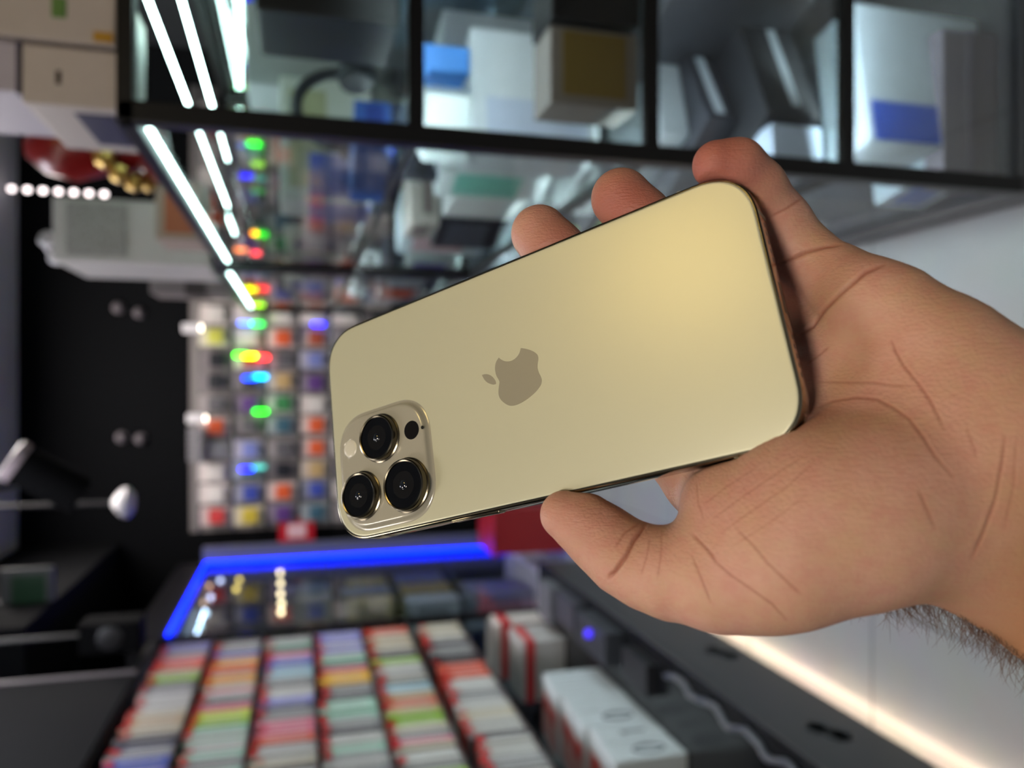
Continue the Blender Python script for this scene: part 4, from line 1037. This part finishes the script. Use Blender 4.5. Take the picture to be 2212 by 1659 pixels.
    tan = np.clip((co[:, 0] - 95) / 40, 0, 1) * np.clip((-co[:, 1] + 5) / 50, 0, 1)      # weathered outer skin towards the forearm
    at = me2.color_attributes.new('skin_tone', 'FLOAT_COLOR', 'POINT')
    arr = np.stack([red, warm, tan, np.ones(nv)], 1).astype(np.float32)
    at.data.foreach_set('color', arr.ravel())
    me2.vertices.foreach_set('co', co2.ravel())
    me2.polygons.foreach_set('use_smooth', [True] * len(me2.polygons))
    me2.update()
    # skin
    m = bpy.data.materials.new('skin'); m.use_nodes = True
    nt = m.node_tree; b = nt.nodes['Principled BSDF']; L = nt.links
    N = nt.nodes.new
    vc = N('ShaderNodeVertexColor'); vc.layer_name = 'skin_tone'
    sp = N('ShaderNodeSeparateColor'); L.new(vc.outputs[0], sp.inputs[0])
    tc = N('ShaderNodeTexCoord')
    nz = N('ShaderNodeTexNoise'); nz.inputs['Scale'].default_value = 0.07; nz.inputs['Detail'].default_value = 4
    L.new(tc.outputs['Object'], nz.inputs['Vector'])
    def mix(fac, a, bb, blend='MIX'):
        x = N('ShaderNodeMix'); x.data_type = 'RGBA'; x.blend_type = blend
        for s, v in ((0, fac), (6, a), (7, bb)):
            if isinstance(v, (tuple, float)): x.inputs[s].default_value = v
            else: L.new(v, x.inputs[s])
        return x.outputs[2]
    rr = N('ShaderNodeMapRange'); rr.inputs[1].default_value = .35; rr.inputs[2].default_value = .65; L.new(nz.outputs['Fac'], rr.inputs[0])
    nb = N('ShaderNodeTexNoise'); nb.inputs['Scale'].default_value = 0.22; nb.inputs['Detail'].default_value = 5; nb.inputs['Roughness'].default_value = .7
    L.new(tc.outputs['Object'], nb.inputs['Vector'])
    r2 = N('ShaderNodeMapRange'); r2.inputs[1].default_value = .42; r2.inputs[2].default_value = .68; L.new(nb.outputs['Fac'], r2.inputs[0])
    c = mix(rr.outputs[0], srgb(192, 154, 126), srgb(200, 155, 137))
    mf = N('ShaderNodeMath'); mf.operation = 'MULTIPLY'; mf.inputs[1].default_value = .55; L.new(r2.outputs[0], mf.inputs[0])
    c = mix(mf.outputs[0], c, srgb(190, 132, 120))
    c = mix(sp.outputs[1], c, srgb(160, 92, 80))
    c = mix(sp.outputs[2], c, srgb(166, 116, 76))
    c = mix(sp.outputs[0], c, srgb(140, 78, 60))
    L.new(c, b.inputs['Base Color'])
    b.inputs['Roughness'].default_value = 0.5
    b.inputs['Specular IOR Level'].default_value = 0.35
    b.inputs['Subsurface Weight'].default_value = 0.15
    b.inputs['Subsurface Scale'].default_value = 0.004
    b.inputs['Subsurface Radius'].default_value = (1.0, 0.35, 0.2)
    n1 = N('ShaderNodeTexNoise'); n1.inputs['Scale'].default_value = 1.1; n1.inputs['Detail'].default_value = 3; L.new(tc.outputs['Object'], n1.inputs['Vector'])
    mp = N('ShaderNodeMapping'); mp.inputs['Rotation'].default_value = (0, 0, math.radians(-38)); mp.inputs['Scale'].default_value = (0.25, 2.4, 1)
    L.new(tc.outputs['Object'], mp.inputs[0])
    n2 = N('ShaderNodeTexNoise'); n2.inputs['Scale'].default_value = 0.9; n2.inputs['Detail'].default_value = 3; L.new(mp.outputs[0], n2.inputs['Vector'])
    ad = N('ShaderNodeMath'); ad.operation = 'ADD'; L.new(n1.outputs['Fac'], ad.inputs[0]); L.new(n2.outputs['Fac'], ad.inputs[1])
    bp = N('ShaderNodeBump'); bp.inputs['Strength'].default_value = 0.6; bp.inputs['Distance'].default_value = 0.00035
    L.new(ad.outputs[0], bp.inputs['Height']); L.new(bp.outputs[0], b.inputs['Normal'])
    me2.materials.append(m)
    o = link('person', me2)
    o.matrix_world = CM @ MMS
    tag(o, 'bare left hand and hairy wrist gripping the gold phone', 'person')
    # fingernails
    nm = mat('fingernail', (222, 186, 165), 0.3, coat=.3)
    def nail(p, d, u, w, l):
        """curved plate at p, facing d (outward), long axis u"""
        d = Vector(d).normalized(); u = Vector(u); u = (u - d * u.dot(d)).normalized(); s = d.cross(u)
        mb = MB(); vs = []; n1_, n2_ = 9, 9
        for layer in (0, 1):
            for i in range(n1_):
                for j in range(n2_):
                    a = (i / (n1_ - 1) - .5) * 2; t = (j / (n2_ - 1) - .5) * 2
                    hw = w * (1 - .18 * t * t - (.25 * max(0, t - .5)))
                    p_ = Vector(p) + s * (math.sin(a * 1.05) * hw) + d * ((math.cos(a * 1.05) - 1) * hw * .8 - .25 * t * t - .5 * layer) + u * (l * t)
                    vs.append(p_)
        k = n1_ * n2_
        fs = [(i * n2_ + j, i * n2_ + j + 1, (i + 1) * n2_ + j + 1, (i + 1) * n2_ + j) for i in range(n1_ - 1) for j in range(n2_ - 1)]
        fs += [tuple(x + k for x in f)[::-1] for f in fs]
        rim_ = [i * n2_ for i in range(n1_)] + [(n1_ - 1) * n2_ + j for j in range(1, n2_)] + [i * n2_ + n2_ - 1 for i in range(n1_ - 2, -1, -1)] + [j for j in range(n2_ - 2, 0, -1)]
        fs += [(rim_[i], rim_[(i + 1) % len(rim_)], rim_[(i + 1) % len(rim_)] + k, rim_[i] + k) for i in range(len(rim_))]
        mb.add(vs, fs); return mb.build('fingernail', nm, o, True)
    c0 = CP(1240, 1124, 223.2); nd = np.array([-.50, -.62, -.60]); nail(c0 + nd * 7.5, tuple(nd), (-.78, .62, .02), 6.0, 5.6)
    return o

def build_hair(hand):
    """fine dark hairs on the thumb side of the wrist"""
    rnd = random.Random(5)
    dg = bpy.context.evaluated_depsgraph_get()
    mb = MB(); n = 0
    edge = [(1720, 1359), (1840, 1330), (1914, 1313), (1987, 1309), (2079, 1343), (2145, 1383), (2212, 1430), (2290, 1475)]
    for k in range(460):
        t = rnd.random() ** .75
        s = t * (len(edge) - 1); i = min(int(s), len(edge) - 2); f = s - i
        ex = edge[i][0] * (1 - f) + edge[i + 1][0] * f; ey = edge[i][1] * (1 - f) + edge[i + 1][1] * f
        if ex < 1880 and rnd.random() < .6: continue
        a0 = Vector(CP(ex + rnd.uniform(-8, 8), ey - rnd.uniform(2, 26), 203)); 
        # walk to the skin from the camera side
        d = rnd.uniform(-9, 11)
        origin = Vector(CP(ex, ey + 60, 203 + d)); target = Vector(CP(ex - 30, ey - 160, 203))
        ok, loc, nor, _ = hand.ray_cast(origin, (target - origin).normalized(), distance=80)
        if not ok: continue
        L = rnd.uniform(4.0, 11.5) * (0.4 if ex < 1900 else 1.0)
        dirn = (nor * .75 + Vector((rnd.uniform(-.2, 1.0), rnd.uniform(-.7, .1), rnd.uniform(-.6, .6))) * .8).normalized()
        bend = Vector((rnd.uniform(-.5, .9), rnd.uniform(-.6, .3), rnd.uniform(-.7, .7)))
        p = loc - nor * .3; pts = [p]
        for q in range(6):
            p = p + dirn * (L / 6); pts.append(p); dirn = (dirn + bend * .34).normalized()
        mb.tube(pts, [.075, .075, .07, .06, .05, .04, .015], 4)
    h = mb.build('arm_hair', mat('dark_brown_hair', (84, 60, 46), 0.45, noise=0), hand, True)
    h['kind'] = 'stuff'
    h['label'] = 'fine brown wrist hair'
    return h

phone = build_phone()
hand = build_hand(HAND_VOX)
build_hair(hand)
